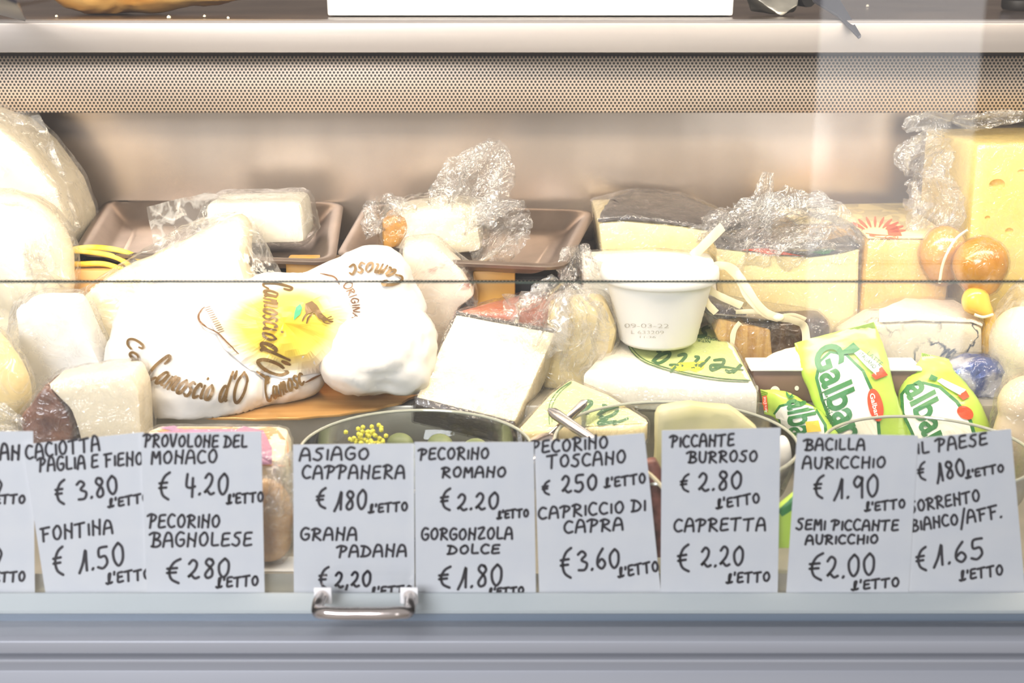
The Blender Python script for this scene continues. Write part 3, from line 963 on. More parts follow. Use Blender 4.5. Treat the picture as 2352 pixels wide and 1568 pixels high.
# ==================================================================== PRICE TAGS
TAGS = [
    ('white handwritten price tag at the far left edge, cut by the frame', .0215, [(-190, 992), (76, 990), (80, 1372), (-190, 1372)],
     [('AN', 0, 1056, 44, 1054, 34), ('ETTO', -12, 1157, 56, 1155, 19), ('ETTO', -14, 1336, 56, 1334, 22), (')', -6, 1130, 2, 1130, 26), (')', -6, 1290, 2, 1290, 26)]),
    ('white handwritten price tag reading caciotta paglia e fieno and fontina', .0195, [(52, 1021), (330, 992), (340, 1372), (106, 1372)],
     [('CACIOTTA', 60, 1054, 228, 1033, 32), ('PAGLIA E FIENO', 88, 1083, 327, 1066, 30), ('€', 126, 1152, 148, 1151, 40), ('3.80', 180, 1150, 270, 1132, 42), ("l'ETTO", 250, 1165, 342, 1152, 20),
      ('FONTINA', 95, 1243, 258, 1224, 32), ('€', 122, 1314, 146, 1312, 48), ('1.50', 182, 1312, 285, 1296, 50), ("l'ETTO", 246, 1341, 345, 1328, 24)]),
    ('white handwritten price tag reading provolone del monaco and pecorino bagnolese', .0175, [(323, 995), (600, 990), (608, 1372), (338, 1372)],
     [('PROVOLONE DEL', 330, 1026, 566, 1027, 28), ('MONACO', 347, 1065, 497, 1062, 30), ('€', 363, 1138, 388, 1138, 46), ('4.20', 424, 1136, 522, 1134, 48), ("l'ETTO", 522, 1157, 604, 1151, 22),
      ('PECORINO', 340, 1212, 503, 1211, 30), ('BAGNOLESE', 346, 1255, 577, 1253, 31), ('€', 380, 1332, 412, 1332, 44), ('280', 430, 1328, 525, 1324, 42), ("l'ETTO", 498, 1349, 592, 1344, 22)]),
    ('white handwritten price tag reading asiago cappanera and grana padana', .0195, [(673, 1021), (951, 1018), (952, 1372), (675, 1372)],
     [('ASIAGO', 688, 1057, 845, 1055, 28), ('CAPPANERA', 694, 1099, 928, 1098, 30), ('€', 726, 1162, 748, 1161, 36), ('180', 768, 1170, 840, 1168, 42), ("l'ETTO", 848, 1178, 935, 1172, 20),
      ('GRANA', 690, 1240, 818, 1240, 28), ('PADANA', 775, 1279, 932, 1277, 26), ('€', 731, 1346, 753, 1346, 36), ('2,20', 768, 1348, 850, 1346, 34), ("l'ETTO", 852, 1368, 945, 1365, 20)]),
    ('white handwritten price tag reading pecorino romano and gorgonzola dolce', .0175, [(952, 1015), (1226, 1015), (1231, 1372), (955, 1372)],
     [('PECORINO', 962, 1056, 1121, 1053, 26), ('ROMANO', 1014, 1096, 1160, 1095, 24), ('€', 1011, 1166, 1034, 1165, 36), ('2.20', 1049, 1171, 1143, 1168, 38), ("l'ETTO", 1143, 1191, 1213, 1186, 18),
      ('GORGONZOLA', 968, 1240, 1176, 1237, 27), ('DOLCE', 1028, 1272, 1146, 1271, 21), ('€', 1006, 1344, 1034, 1343, 38), ('1.80', 1052, 1350, 1152, 1344, 46), ("l'ETTO", 1122, 1367, 1202, 1362, 16)]),
    ('white handwritten price tag reading pecorino toscano and capriccio di capra', .0195, [(1227, 1014), (1480, 994), (1519, 1372), (1239, 1372)],
     [('PECORINO', 1220, 1042, 1395, 1028, 29), ('TOSCANO', 1257, 1075, 1436, 1063, 29), ('€', 1245, 1133, 1262, 1132, 24), ('250', 1290, 1132, 1370, 1124, 36), ("l'ETTO", 1390, 1120, 1482, 1108, 22),
      ('CAPRICCIO DI', 1237, 1192, 1482, 1173, 27), ('CAPRA', 1296, 1225, 1430, 1216, 28), ('€', 1286, 1318, 1312, 1317, 50), ('3.60', 1328, 1312, 1422, 1302, 44), ("l'ETTO", 1422, 1326, 1512, 1311, 23)]),
    ('white handwritten price tag reading piccante burroso and capretta', .0175, [(1520, 988), (1793, 982), (1786, 1372), (1517, 1372)],
     [('PICCANTE', 1540, 1027, 1685, 1023, 27), ('BURROSO', 1580, 1063, 1738, 1059, 26), ('€', 1562, 1124, 1582, 1123, 32), ('2.80', 1603, 1127, 1702, 1121, 40), ("l'ETTO", 1647, 1168, 1744, 1154, 22),
      ('CAPRETTA', 1548, 1221, 1757, 1217, 28), ('€', 1556, 1305, 1583, 1303, 46), ('2.20', 1609, 1301, 1706, 1297, 42), ("l'ETTO", 1670, 1339, 1767, 1334, 22)]),
    ('white handwritten price tag reading bacilla auricchio and semi piccante auricchio', .0175, [(1831, 995), (2109, 1000), (2086, 1372), (1805, 1372)],
     [('BACILLA', 1848, 1034, 1985, 1033, 26), ('AURICCHIO', 1843, 1076, 2032, 1074, 26), ('€', 1868, 1138, 1890, 1138, 38), ('1.90', 1916, 1146, 2016, 1140, 48), ("l'ETTO", 1988, 1174, 2078, 1166, 20),
      ('SEMI PICCANTE', 1829, 1216, 2062, 1218, 24), ('AURICCHIO', 1850, 1250, 2015, 1247, 20), ('€', 1856, 1324, 1888, 1324, 46), ('2.00', 1898, 1328, 2008, 1320, 48), ("l'ETTO", 1958, 1355, 2064, 1346, 20)]),
    ('white handwritten price tag reading il paese and sorrento bianco, at the right', .0195, [(2092, 1008), (2322, 985), (2356, 1372), (2084, 1372)],
     [('IL PAESE', 2108, 1043, 2267, 1021, 28), ('€', 2108, 1098, 2126, 1096, 30), ('180', 2153, 1106, 2217, 1090, 40), ("l'ETTO", 2220, 1098, 2305, 1083, 18),
      ('SORRENTO', 2090, 1178, 2250, 1150, 26), ('BIANCO', 2093, 1221, 2200, 1204, 26), ('/', 2207, 1206, 2219, 1204, 30), ('AFF.', 2222, 1201, 2300, 1188, 28), ('€', 2104, 1304, 2128, 1302, 40),
      ('1.65', 2145, 1300, 2260, 1282, 46), ("l'ETTO", 2206, 1333, 2303, 1319, 22)]),
]
for k, (lab, Y, q, lines) in enumerate(TAGS):
    t = thing('price_tag', lab, 'price tag', 'handwritten price tags along the glass')
    pts = [P(a, b, Y) for a, b in q]
    bm_obj('paper_card', prism(pts, [p + Vector((0, .0004, 0)) for p in pts], 0), paper, t, smooth=False)
    s = Strokes()
    for i, (tx, x0, y0, x1, y1, h) in enumerate(lines):
        s.glyphs(tx, x0, y0, x1, y1, h, HAND, 3.3 if h > 33 else 3.0, 0.04, 0.5, k * 20 + i)
    s.out('lettering', Plane(Y, .0003), ink, t, 'black marker handwriting')

# ==================================================================== UPPER SHELF GOODS
def on_shelf(px, py): return PZ(px, py, zs_top)

# white board / box
a, b = on_shelf(752, 37), on_shelf(1684, 37)
yb = a.y
t = bm_obj('white_block', prism([Vector((a.x, yb, zs_top)), Vector((b.x, yb, zs_top)), Vector((b.x + .001, yb, zs_top + .07)), Vector((a.x - .001, yb, zs_top + .07))],
                                [Vector((a.x, yb + .24, zs_top)), Vector((b.x, yb + .24, zs_top)), Vector((b.x + .001, yb + .24, zs_top + .07)), Vector((a.x - .001, yb + .24, zs_top + .07))], .003), white_plastic)
tag(t, 'long bright white block standing in the middle of the upper shelf', 'white block')
# cured ham lying on its side
zc = zs_top + .055
t = thing('cured_ham', 'orange brown cured ham with waxy rind lying on the upper shelf', 'ham')
hx = lambda px: P(px, 20, .63).x
ell = [(Vector((hx(230), .66, zs_top + .058)), (.085, .085, .060)), (Vector((hx(330), .655, zs_top + .060)), (.10, .08, .058)), (Vector((hx(450), .66, zs_top + .066)), (.10, .06, .056)), (Vector((hx(560), .675, zs_top + .072)), (.08, .035, .045))]
bmh = ellipsoids(ell, .006, 5, zs_top + .001)
crease(bmh, .002, 22, 3)
bm_obj('ham_body', bmh, ham_rind, t)
bm_obj('shank', tube([Vector((hx(590), .68, zs_top + .075)), Vector((hx(660), .70, zs_top + .085)), Vector((hx(720), .71, zs_top + .095))], .022, 14), ham_rind, t)
# knife at the far left
def blade(name, lab, pts, th, m, edge_pts=None, me=None, handle=None):
    t = thing(name, lab, 'knife')
    bm_obj('blade', prism(pts, [p + Vector((0, .0, -th)) for p in pts], .0004), m, t, angle=20)
    if edge_pts: bm_obj('cutting_edge', tube(edge_pts, .0016, 8), me, t, label='bright ground edge')
    if handle: bm_obj('knife_handle', tube(handle, .011, 12), black_plastic, t)
    return t
zk = zs_top + .004
q = [PZ(-90, 6, zk + .02), PZ(-20, 14, zk + .012), PZ(58, 43, zk), PZ(50, 22, zk + .022), PZ(40, 2, zk + .04), PZ(-60, -40, zk + .05)]
blade('carving_knife', 'dark carving knife with bright edge at the left end of the shelf', q, .003, knife_dark, [q[0], q[1], PZ(30, 36, zk + .003), q[2]], dark_blade, [q[5], q[5] + Vector((-.1, .06, .01))])
# knife overhanging the edge on the right
kp = [P(1978, 80, .475), P(1972, 84, .475), P(1925, 46, .505), P(1868, 0, .56), P(1850, -40, .60), P(1905, -40, .60), P(1935, 8, .55)]
kp = [Vector((p.x, p.y, max(p.z, zs_top + .006) if p.y > YS else p.z)) for p in kp]
blade('pointed_knife', 'grey pointed knife hanging over the shelf edge at the right', kp, .003, knife_dark, None, None, [Vector((kp[4].x + .01, .62, zs_top + .02)), Vector((kp[4].x - .04, .72, zs_top + .025))])
# crumpled dark pouch between
c = on_shelf(1795, 36)
t = bm_obj('foil_pouch', crease(refine(prism([c, c + Vector((.018, .004, .012)), c + Vector((.026, .02, .034)), c + Vector((.012, .03, .05)), c + Vector((-.05, .035, .05)), c + Vector((-.03, .015, .02))],
                                             [c + Vector((.002, .03, 0)), c + Vector((.02, .03, .004)), c + Vector((.03, .04, .034)), c + Vector((.014, .05, .05)), c + Vector((-.05, .06, .05)), c + Vector((-.03, .045, .004))], .001), .008), .0015, 70, 2), dark_pouch)
tag(t, 'crumpled dark foil pouch beside the right end of the white block', 'pouch')
# ribbed dark cap at far right
c = on_shelf(2352, 24)
t = thing('screw_jar', 'small dark jar with ribbed cap at the far right of the shelf', 'jar')
bm_obj('jar_body', lathe([(0, zs_top), (.020, zs_top), (.022, zs_top + .004), (.022, zs_top + .012), (.020, zs_top + .014), (0, zs_top + .014)], c.x, c.y + .022), black_plastic, t)
rb = bmesh.new()
cap = lathe([(0, zs_top + .0145), (.023, zs_top + .0145), (.0235, zs_top + .016), (.0235, zs_top + .045), (.021, zs_top + .048), (0, zs_top + .048)], c.x, c.y + .022, 96)
for i, v in enumerate(cap.verts):
    d = Vector((v.co.x - c.x, v.co.y - c.y - .022, 0))
    if d.length > .0225:
        an = math.atan2(d.y, d.x); v.co += d.normalized() * .0007 * math.cos(an * 48)
bm_obj('ribbed_cap', cap, knife_dark, t)
# crumbs on the shelf
rnd = random.Random(5)
for i, (px, py) in enumerate([(388, 43), (470, 40), (130, 40), (1992, 16), (524, 44)]):
    c = on_shelf(px, py)
    bmc = bmesh.new(); bmesh.ops.create_icosphere(bmc, subdivisions=2, radius=.0022 if i == 0 else .0014, matrix=Matrix.Translation(c + Vector((0, 0, .0014))))
    crease(bmc, .0005, 600, i)
    tag(bm_obj('crumb', bmc, cream), 'tiny pale crumb lying on the dark upper shelf', 'crumb', 'crumbs on the upper shelf')

# ==================================================================== TRAYS
def tray(label, cpx, tilt, seed):
    """shallow steel tray, corner pixels: front left, front right, back right, back left on a tilted plane"""
    pl = ((.42, zof(605, .42) + .006), (.665, zof(468, .665)))
    cs = [PP(a, b, *pl) for a, b in cpx]
    t = thing('steel_tray', label, 'tray', 'steel trays on the rear step')

    def loop(inset, dz, r=.03, n=8):
        out = []
        cen = sum(cs, Vector()) / 4
        m = len(cs)
        for i in range(m):
            p0, p1, p2 = cs[i - 1], cs[i], cs[(i + 1) % m]
            d0 = (p0 - p1).normalized(); d2 = (p2 - p1).normalized()
            # inset corner
            c = p1 + (d0 + d2) * inset
            rr = max(.004, r - inset * .3)
            A, B = c + d0 * rr, c + d2 * rr
            for k in range(n + 1):
                u = k / n
                out.append((A * (1 - u) + c * u) * (1 - u) + (c * (1 - u) + B * u) * u + Vector((0, 0, dz)))
        return out
    steps = [(0.002, -.006), (0.0, -.002), (0.003, 0.0), (0.010, -.0008), (0.016, -.004), (0.030, -.018), (0.036, -.0215), (0.046, -.0225)]
    bm = bmesh.new(); rings = [[bm.verts.new(p) for p in loop(i, z)] for i, z in steps]
    n = len(rings[0])
    for A, B in zip(rings, rings[1:]):
        for k in range(n):
            j = (k + 1) % n; bm.faces.new((A[k], A[j], B[j], B[k]))
    bm.faces.new(rings[-1])
    bmesh.ops.solidify(bm, geom=list(bm.faces), thickness=.0012)
    bm_obj('tray_pan', bm, tray_steel, t, angle=60)
    return t, cs


tray('dark steel tray holding the bagged pale cheese, the left tray', [(165, 578), (770, 600), (790, 462), (240, 456)], 0, 1)
tray('dark steel tray under the cling wrapped amber rind cheese, the right tray', [(768, 588), (1300, 612), (1372, 480), (838, 466)], 0, 2)


# ==================================================================== CHEESES
def wrapped(name, label, bms, film_kw=None, parts=(), group=None, cat='cheese', fm=None):
    """bms: list of (part name, bmesh, material, part label)"""
    t = thing(name, label, cat, group)
    for n, b, m, l in bms: bm_obj(n, b, m, t, label=l)
    if film_kw is not None:
        src = [b for n, b, m, l in bms]
        kw = dict(off=.0022); kw.update(film_kw)
        nm = kw.pop('name', 'cling_film')
        bm_obj(nm, hull_film(src, **kw), fm or film, t, angle=25, label='clear creased plastic wrap')
    for n, b, m, l in parts: bm_obj(n, b, m, t, label=l)
    return t


# --- far left, rear: tall wedge in a clear bag
body = slab([(-150, 230), (0, 296), (60, 350), (128, 440), (158, 520), (160, 616), (-150, 616)], .50, .12, .006, maxlen=.03, amp=.001)
tip = sheet(P(-60, 262, .53), P(86, 252, .55), P(134, 345, .56), P(60, 400, .52), 22, 16, .006, 35, 3)
tip2 = sheet(P(96, 340, .56), P(120, 320, .56), P(182, 520, .52), P(140, 540, .50), 16, 16, .004, 30, 4)
wrapped('cheese_wedge', 'tall cream cheese wedge in a clear bag, at the far left by the steel back', [('cheese_body', body, cream, None)],
        dict(off=.003, name='plastic_bag', maxlen=.016, amp=.004, seed=2), [('bag_corner', join(tip, tip2), film_soft, 'clear loose bag corner')], fm=film_soft)
# --- far left, in front of it: bag tied in a knot
body = ellipsoids([(P(20, 590, .43), (.075, .05, .075)), (P(80, 640, .42), (.045, .045, .05)), (P(-60, 640, .44), (.07, .05, .09)), (P(60, 760, .44), (.04, .05, .08)), (P(-50, 780, .44), (.08, .05, .08))], .008, 3, Z_MID)
knot = ruffle([P(80, 570, .37), P(78, 590, .375), P(86, 625, .385), P(90, 650, .40)], [.012, .007, .010, .02], 8, .4, 3)
fold = sheet(P(-80, 470, .40), P(60, 462, .41), P(160, 640, .385), P(30, 600, .38), 22, 18, .005, 30, 8, .02)
wrapped('bagged_cheese', 'round yellowish cheese in a milky bag knotted on the front, at the left edge', [('cheese_body', body, cream, None)],
        dict(off=.004, name='plastic_bag', maxlen=.014, amp=.005, seed=5), [('bag_knot', knot, film_knot, 'gathered plastic knot'), ('bag_fold', fold, film_milky, 'loose milky bag fold')], fm=film_soft)
# --- left tray: pale block in a translucent bag
zt = PP(540, 560, (.42, zof(605, .42) + .006), (.665, zof(468, .665))).z
body = slab([(470, 470), (690, 466), (702, 560), (480, 566)], .50, .085, .008, maxlen=.03, amp=.001)
flap = sheet(P(338, 474, .49), P(480, 440, .55), P(600, 480, .50), P(360, 585, .47), 24, 20, .004, 22, 11, .012)
wrapped('cheese_block', 'pale cheese block in a greyish translucent bag lying in the left tray', [('cheese_body', body, ivory, None)],
        dict(off=.004, name='plastic_bag', maxlen=.014, amp=.003, seed=7, extra=[P(735, 520, .52), P(640, 452, .56), P(420, 570, .49)]), [('bag_flap', flap, film_milky, 'loose milky bag flap')], fm=film_soft)
# --- right tray: amber-rind cheese in cling film with a tall twisted tail
body = slab([(885, 500), (935, 488), (1020, 470), (1095, 480), (1110, 580), (1000, 592), (884, 570)], .49, .09, .010, maxlen=.02, amp=.002, seed=4)
rind = slab([(876, 505), (905, 495), (930, 500), (938, 530), (915, 570), (880, 575)], .484, .06, .006, maxlen=.02, amp=.001, seed=5)
tail = ruffle([P(1060, 500, .49), P(1078, 450, .50), P(1108, 400, .51), P(1140, 350, .52), P(1155, 328, .525)], [.030, .030, .028, .016, .005], 5, .45, 9, flat=.6)
tail2 = ruffle([P(1090, 560, .48), P(1150, 530, .47), P(1185, 500, .47), P(1210, 488, .475)], [.03, .026, .018, .010], 6, .4, 10)
tuft = ruffle([P(900, 520, .475), P(880, 480, .48), P(870, 455, .485)], [.022, .020, .010], 6, .45, 12)
wrapped('cheese_piece', 'cream cheese piece with amber rind, cling film twisted into a tall tail', [('cheese_body', body, cream, None), ('rind', rind, amber, 'amber brown rind')],
        dict(off=.004, maxlen=.008, amp=.006, freq=60, seed=9), [('film_tail', tail, film_knot, 'twisted clear film tail'), ('film_end', tail2, film_knot, 'gathered film end'), ('film_end', tuft, film_knot, 'gathered film end')])
# --- black rind wedge
body = slab([(1374, 512), (1440, 508), (1560, 520), (1660, 535), (1672, 614), (1385, 614)], .50, .155, .004, maxlen=.03, amp=.0006)
top = [P(1373, 511, .499), P(1440, 506, .499), P(1560, 518, .499), P(1664, 534, .499)]
topb = [P(1400, 462, .60), P(1450, 443, .655), P(1560, 452, .655), P(1730, 520, .53)]
rind = prism(top + [topb[3], topb[2], topb[1], topb[0]], [p + Vector((0, 0, .004)) for p in top + [topb[3], topb[2], topb[1], topb[0]]], .001)
refine(rind, .02, .002, 60, 3)
lid = prism([P(1374, 512, .499), P(1440, 508, .499), P(1560, 520, .499), P(1664, 535, .499)], [P(1376, 524, .499) - Vector((0, .001, 0)), P(1440, 514, .499) - Vector((0, .001, 0)), P(1560, 526, .499) - Vector((0, .001, 0)), P(1664, 540, .499) - Vector((0, .001, 0))], 0)
wrapped('cheese_wedge', 'pale yellow cheese wedge with black rind on top, behind the white tub', [('cheese_body', body, butter, None), ('rind', rind, black_rind, 'black creased rind')],
        dict(off=.002, maxlen=.012, amp=.002, seed=13))
# --- pale wedge directly behind the tub
body = slab([(1338, 592), (1480, 586), (1640, 596), (1650, 700), (1700, 850), (1340, 850)], .425, .035, .004, maxlen=.03, amp=.0006)
tuft = ruffle([P(1345, 640, .42), P(1325, 600, .42), P(1318, 565, .425)], [.022, .018, .012], 6, .35, 14)
wrapped('cheese_wedge', 'pale wedge in cling film directly behind the white plastic tub', [('cheese_body', body, ivory, None)], dict(off=.002, maxlen=.012, amp=.002, seed=15), [('film_end', tuft, film_knot, 'gathered film end')])
# --- big wedge with dark printed rind and gathered film on top
body = slab([(1645, 570), (1700, 577), (1780, 586), (1860, 590), (1930, 582), (1974, 570), (1972, 700), (1966, 838), (1650, 838)], .44, .06, .003, maxlen=.03, amp=.0005)
c = [P(1645, 569, .439), P(1700, 576, .439), P(1780, 585, .439), P(1860, 589, .439), P(1930, 581, .439), P(1975, 569, .439)]
bk = [p + Vector((0, .061, 0)) for p in c]
rind = prism(c + bk[::-1], [p + Vector((0, 0, .003)) for p in c + bk[::-1]], .0006)
refine(rind, .02, .0008, 50, 2)
tail = ruffle([P(1660, 590, .46), P(1700, 540, .46), P(1735, 500, .465), P(1752, 450, .47), P(1765, 395, .475)], [.040, .032, .018, .009, .004], 6, .4, 21)
tail2 = ruffle([P(1760, 545, .45), P(1820, 520, .45), P(1880, 500, .45), P(1920, 500, .45)], [.030, .028, .022, .012], 7, .4, 22)
tail3 = ruffle([P(1700, 540, .47), P(1800, 525, .47), P(1900, 540, .46), P(1965, 585, .45)], [.028, .036, .030, .014], 7, .35, 23)
t = wrapped('cheese_wedge', 'big pale yellow wedge with dark rind and film gathered on top, right of the tub', [('cheese_body', body, butter, None), ('rind', rind, black_rind, 'dark rind with coloured print')],
            dict(off=.0018, maxlen=.014, amp=.0016, seed=17), [('film_tail', tail, film_knot, 'twisted film tail'), ('film_gather', join(tail2, tail3), film_knot, 'gathered film')])
s = Strokes(); s.fill([(1690, 574), (1760, 570), (1830, 585), (1860, 590), (1800, 588), (1740, 580)], 2)
s.out('rind_print', Surf(rind, .0006), red_ink, t, 'red rind print')
s = Strokes(); s.fill([(1862, 580), (1890, 572), (1925, 574), (1915, 584), (1880, 588)], 2)
s.out('rind_print', Surf(rind, .0006), green_dark, t, 'green rind print')
# --- wide yellow block with red print
pl_z = zof(556, .41)
fl, fr = P(1965, 556, .41), P(2180, 556, .41)
bl, br = PZ(1772, 476, pl_z), PZ(2150, 470, pl_z)
fl = Vector((bl.x + .015, .43, pl_z))
xr_ = P(2176, 500, .455).x
xl_ = P(1992, 556, .43).x
pts = [Vector((xl_, .43, pl_z)), Vector((xr_, .43, pl_z)), Vector((xr_, br.y, pl_z)), Vector((bl.x, bl.y, pl_z)), Vector((bl.x + .01, .512, pl_z)), Vector((xl_, .512, pl_z))]
body = plate(pts, pl_z - Z_MID, .006, .03, .0008, 3)
rt_ = wrapped('cheese_block', 'wide yellow cheese block with red print on its pale top, left of the holed cheese', [('cheese_body', body, gold_rind, None)], dict(off=.002, maxlen=.016, amp=.0015, seed=19))
skin = plate([p + Vector((0, 0, .0025)) for p in pts], .003, .001)
bm_obj('paper_skin', skin, butter, rt_, label='pale paper top skin')
sf = Surf(skin, .0008)
s = Strokes()
for i in range(11):
    a_ = math.pi * (0.05 + .09 * i)
    cx, cy = 2010, 535
    s.stroke([(cx - math.cos(a_) * 34, cy - math.sin(a_) * 14), (cx - math.cos(a_) * 70, cy - math.sin(a_) * 36)], 3.4, .5)
s.stroke([(1945, 530), (2000, 540), (2060, 545)], 3); s.stroke([(1960, 545), (2010, 548), (2060, 540)], 2)
s.fill([(2035, 515), (2062, 520), (2072, 542), (2040, 540)], 2)
s.out('top_print', sf, orange_ink, rt_, 'orange red sunburst print')
# --- holed cheese block, right rear
zt = zof(333, .46)
A = P(2246, 334, .46); B = P(2174, 296, .515)
wv = Vector((.26, 0.03, 0)); D = Vector((B.x - A.x, .14, 0))
zb_ = Z_MID
pts = [A, A + wv, A + wv + Vector((-.0, .15, 0)), A + D]
pts = [Vector((p.x, p.y, zt)) for p in pts]
body = plate(pts, zt - zb_, .004)
cut = bmesh.new()
for hx_, hy_, r_, d_ in ((2290, 424, .0085, .008), (2318, 530, .0045, .004), (2345, 395, .004, .003), (2268, 500, .003, .003)):
    ctr = Surf(body, 0).hit(hx_, hy_)
    if ctr: bmesh.ops.create_icosphere(cut, subdivisions=3, radius=1, matrix=Matrix.Translation(ctr) @ Matrix.Diagonal((r_ * 1.15, d_ * 1.6, r_ * .8, 1)))
body = carve(body, cut)
kn = ruffle([P(2172, 330, .49), P(2140, 350, .485), P(2110, 375, .48), P(2100, 400, .475)], [.012, .020, .022, .012], 6, .4, 31)
kn2 = ruffle([P(2180, 290, .51), P(2130, 280, .50), P(2095, 285, .495), P(2078, 300, .495)], [.010, .010, .008, .003], 4, .5, 32, flat=.4)
kn3 = ruffle([P(2120, 400, .47), P(2140, 440, .47), P(2150, 480, .47), P(2110, 545, .455)], [.016, .022, .026, .012], 7, .35, 33)
kn4 = ruffle([P(2190, 275, .52), P(2240, 282, .53), P(2300, 270, .53), P(2350, 268, .53)], [.003, .008, .007, .005], 6, .4, 34, flat=.5)
wrapped('holed_cheese_block', 'tall yellow cheese block with round holes at the right edge, film gathered on its left', [('cheese_body', body, yellow, None)], dict(off=.002, maxlen=.014, amp=.002, seed=29),
        [('film_knot', join(kn, kn2), film_knot, 'gathered film knot'), ('film_gather', join(kn3, kn4), film_knot, 'gathered film')])
# --- two smoked cheeses tied with a cord
def pear(label, cx, cy, Y, rx, rz, lean, cat='cheese'):
    t = thing('smoked_cheese', label, cat, 'smoked cheeses at the right')
    c = P(cx, cy, Y); k = S(cy, Y)
    bm = ellipsoids([(c, (rx * k, rx * k * .9, rz * k)), (c + Vector((lean * k * .4, 0, -rz * k * .6)), (rx * k * .72, rx * k * .7, rz * k * .6))], .005, 4)
    bm_obj('cheese_body', bm, smoked, t)
    bm_obj('cling_film', hull_film([bm], .0015, .010, .0016, 50, int(cx)), film, t, angle=25, label='clear creased plastic wrap')
    return t, c, k
t1, c1, k1 = pear('rounded amber smoked cheese, the rear and left one of the tied pair', 2166, 580, .425, 54, 64, 4)
t2, c2, k2 = pear('rounded amber smoked cheese, the front and right one of the tied pair', 2252, 606, .385, 64, 64, 10)
cordp = [P(2222, 528, .38), P(2196, 548, .385), P(2176, 580, .37), P(2164, 612, .372), P(2158, 650, .375)]
bm_obj('cord', tube(cordp, .0016, 8), raffia, t1, label='pale tying cord')
# small pale smoked neck hanging below
t = thing('small_smoked_cheese', 'small bright yellow tied cheese below the amber pair, above the blue cheese', 'cheese')
c = P(2250, 700, .37); k = S(700, .37)
bm = ellipsoids([(P(2240, 690, .37), (34 * k, 26 * k, 36 * k)), (P(2262, 712, .365), (20 * k, 18 * k, 20 * k)), (P(2272, 775, .372), (20 * k, 22 * k, 68 * k)), (P(2276, 850, .372), (26 * k, 26 * k, 40 * k))], .005, 3, Z_MID)
bm_obj('cheese_body', bm, smoked_pale, t)
bm_obj('cord', tube([P(2238, 722, .345), P(2258, 728, .342), P(2280, 722, .348)], .0016, 8), raffia, t, label='pale tying cord')
# --- right edge cream cheese
body = ellipsoids([(P(2352, 790, .34), (.036, .05, .042)), (P(2362, 850, .345), (.045, .05, .06)), (P(2365, 900, .345), (.05, .05, .05))], .006, 3, Z_MID)
wrapped('bagged_cheese', 'rounded cream cheese in a clear bag at the right frame edge', [('cheese_body', body, cream, None)], dict(off=.004, name='plastic_bag', maxlen=.012, amp=.004, seed=41, extra=[P(2345, 640, .36), P(2300, 690, .36)]), fm=film_soft)
# --- beige piece just above the last tag
body = ellipsoids([(P(2366, 925, .245), (.034, .026, .030)), (P(2345, 960, .245), (.022, .022, .030)), (P(2356, 1010, .245), (.036, .026, .05)), (P(2380, 960, .25), (.04, .03, .05))], .005, 3, Z_FRONT + .001)
wrapped('beige_cheese', 'beige wrapped cheese at the right frame edge, just above the last tag', [('cheese_body', body, tan_cheese, None)], dict(off=.003, maxlen=.010, amp=.003, seed=47))
# --- blue cheese
body = slab([(2020, 742), (2110, 738), (2232, 742), (2256, 752), (2258, 870), (1950, 880), (1946, 790)], .365, .07, .004, maxlen=.02, amp=.001, seed=3)
topc = [P(2018, 741, .364), P(2110, 737, .364), P(2232, 741, .364), P(2257, 751, .364)]
tb = [P(2236, 720, .40), P(2190, 694, .43), P(2080, 690, .43), P(2020, 716, .38)]
crust = prism(topc + tb, [p + Vector((0, 0, .003)) for p in topc + tb], .0006)
refine(crust, .02, .001, 60, 2)
wrapped('blue_cheese', 'blue veined cheese wedge in cling film behind the lime green packs', [('cheese_body', body, bluecheese, None), ('rind', crust, speckled, 'pinkish rind')],
        dict(off=.002, maxlen=.010, amp=.0025, seed=43))
# --- blue foil parcel
body = slab([(2190, 850), (2240, 832), (2320, 838), (2336, 880), (2334, 1000), (2200, 1000)], .318, .04, .008, maxlen=.01, amp=.003, freq=60, seed=9)
crease(body, .0015, 70, 4)
lower = slab([(2200, 940), (2326, 930), (2332, 1040), (2200, 1040)], .315, .05, .004)
wrapped('foil_cheese', 'cheese wrapped in crinkled blue and silver foil at the right', [('foil_wrap', body, blue_foil, None), ('cheese_body', lower, cream, None)], dict(off=.0015, maxlen=.008, amp=.003, freq=70, seed=45))

# ==================================================================== MIDDLE ROW
# --- big grainy wedge in a bag
fr_ = [(540, 502, .05), (566, 540, .05), (560, 600, .03), (640, 860, .0), (300, 890, .0), (268, 850, .0), (180, 690, .01), (230, 650, .015), (420, 560, .03)]
body = slab(fr_, .37, .055, .008, maxlen=.02, amp=.002, seed=12)
ex = [P(150, 690, .375), P(420, 520, .42), P(480, 497, .43), P(575, 508, .43), P(650, 640, .41), P(250, 870, .36)]
wrapped('grainy_cheese_wedge', 'big grainy cream cheese wedge leaning in a clear bag, left of the printed white bag', [('cheese_body', body, parm, None)],
        dict(off=.003, name='plastic_bag', maxlen=.013, amp=.004, seed=51, extra=ex), fm=film_soft)
# --- yellow string loops behind it and a tan carton
t = thing('string_loop', 'loop of yellow string lying behind the grainy wedge', 'string')
for pth in ([(140, 578), (200, 568), (260, 572), (310, 588), (345, 615)], [(150, 574), (220, 580), (270, 592), (300, 612)], [(130, 604), (180, 606), (240, 606), (290, 622)]):
    bm_obj('strand', tube([P(a, b, .44 + .001 * i) for i, (a, b) in enumerate(pth)], .0032, 10), string_m, t)
t = bm_obj('carton', box(P(120, 620, .43).x, P(330, 620, .43).x, .432, .466, Z_MID, zof(622, .43), .002), tan_card)
tag(t, 'tan carton under the yellow string loop', 'carton')
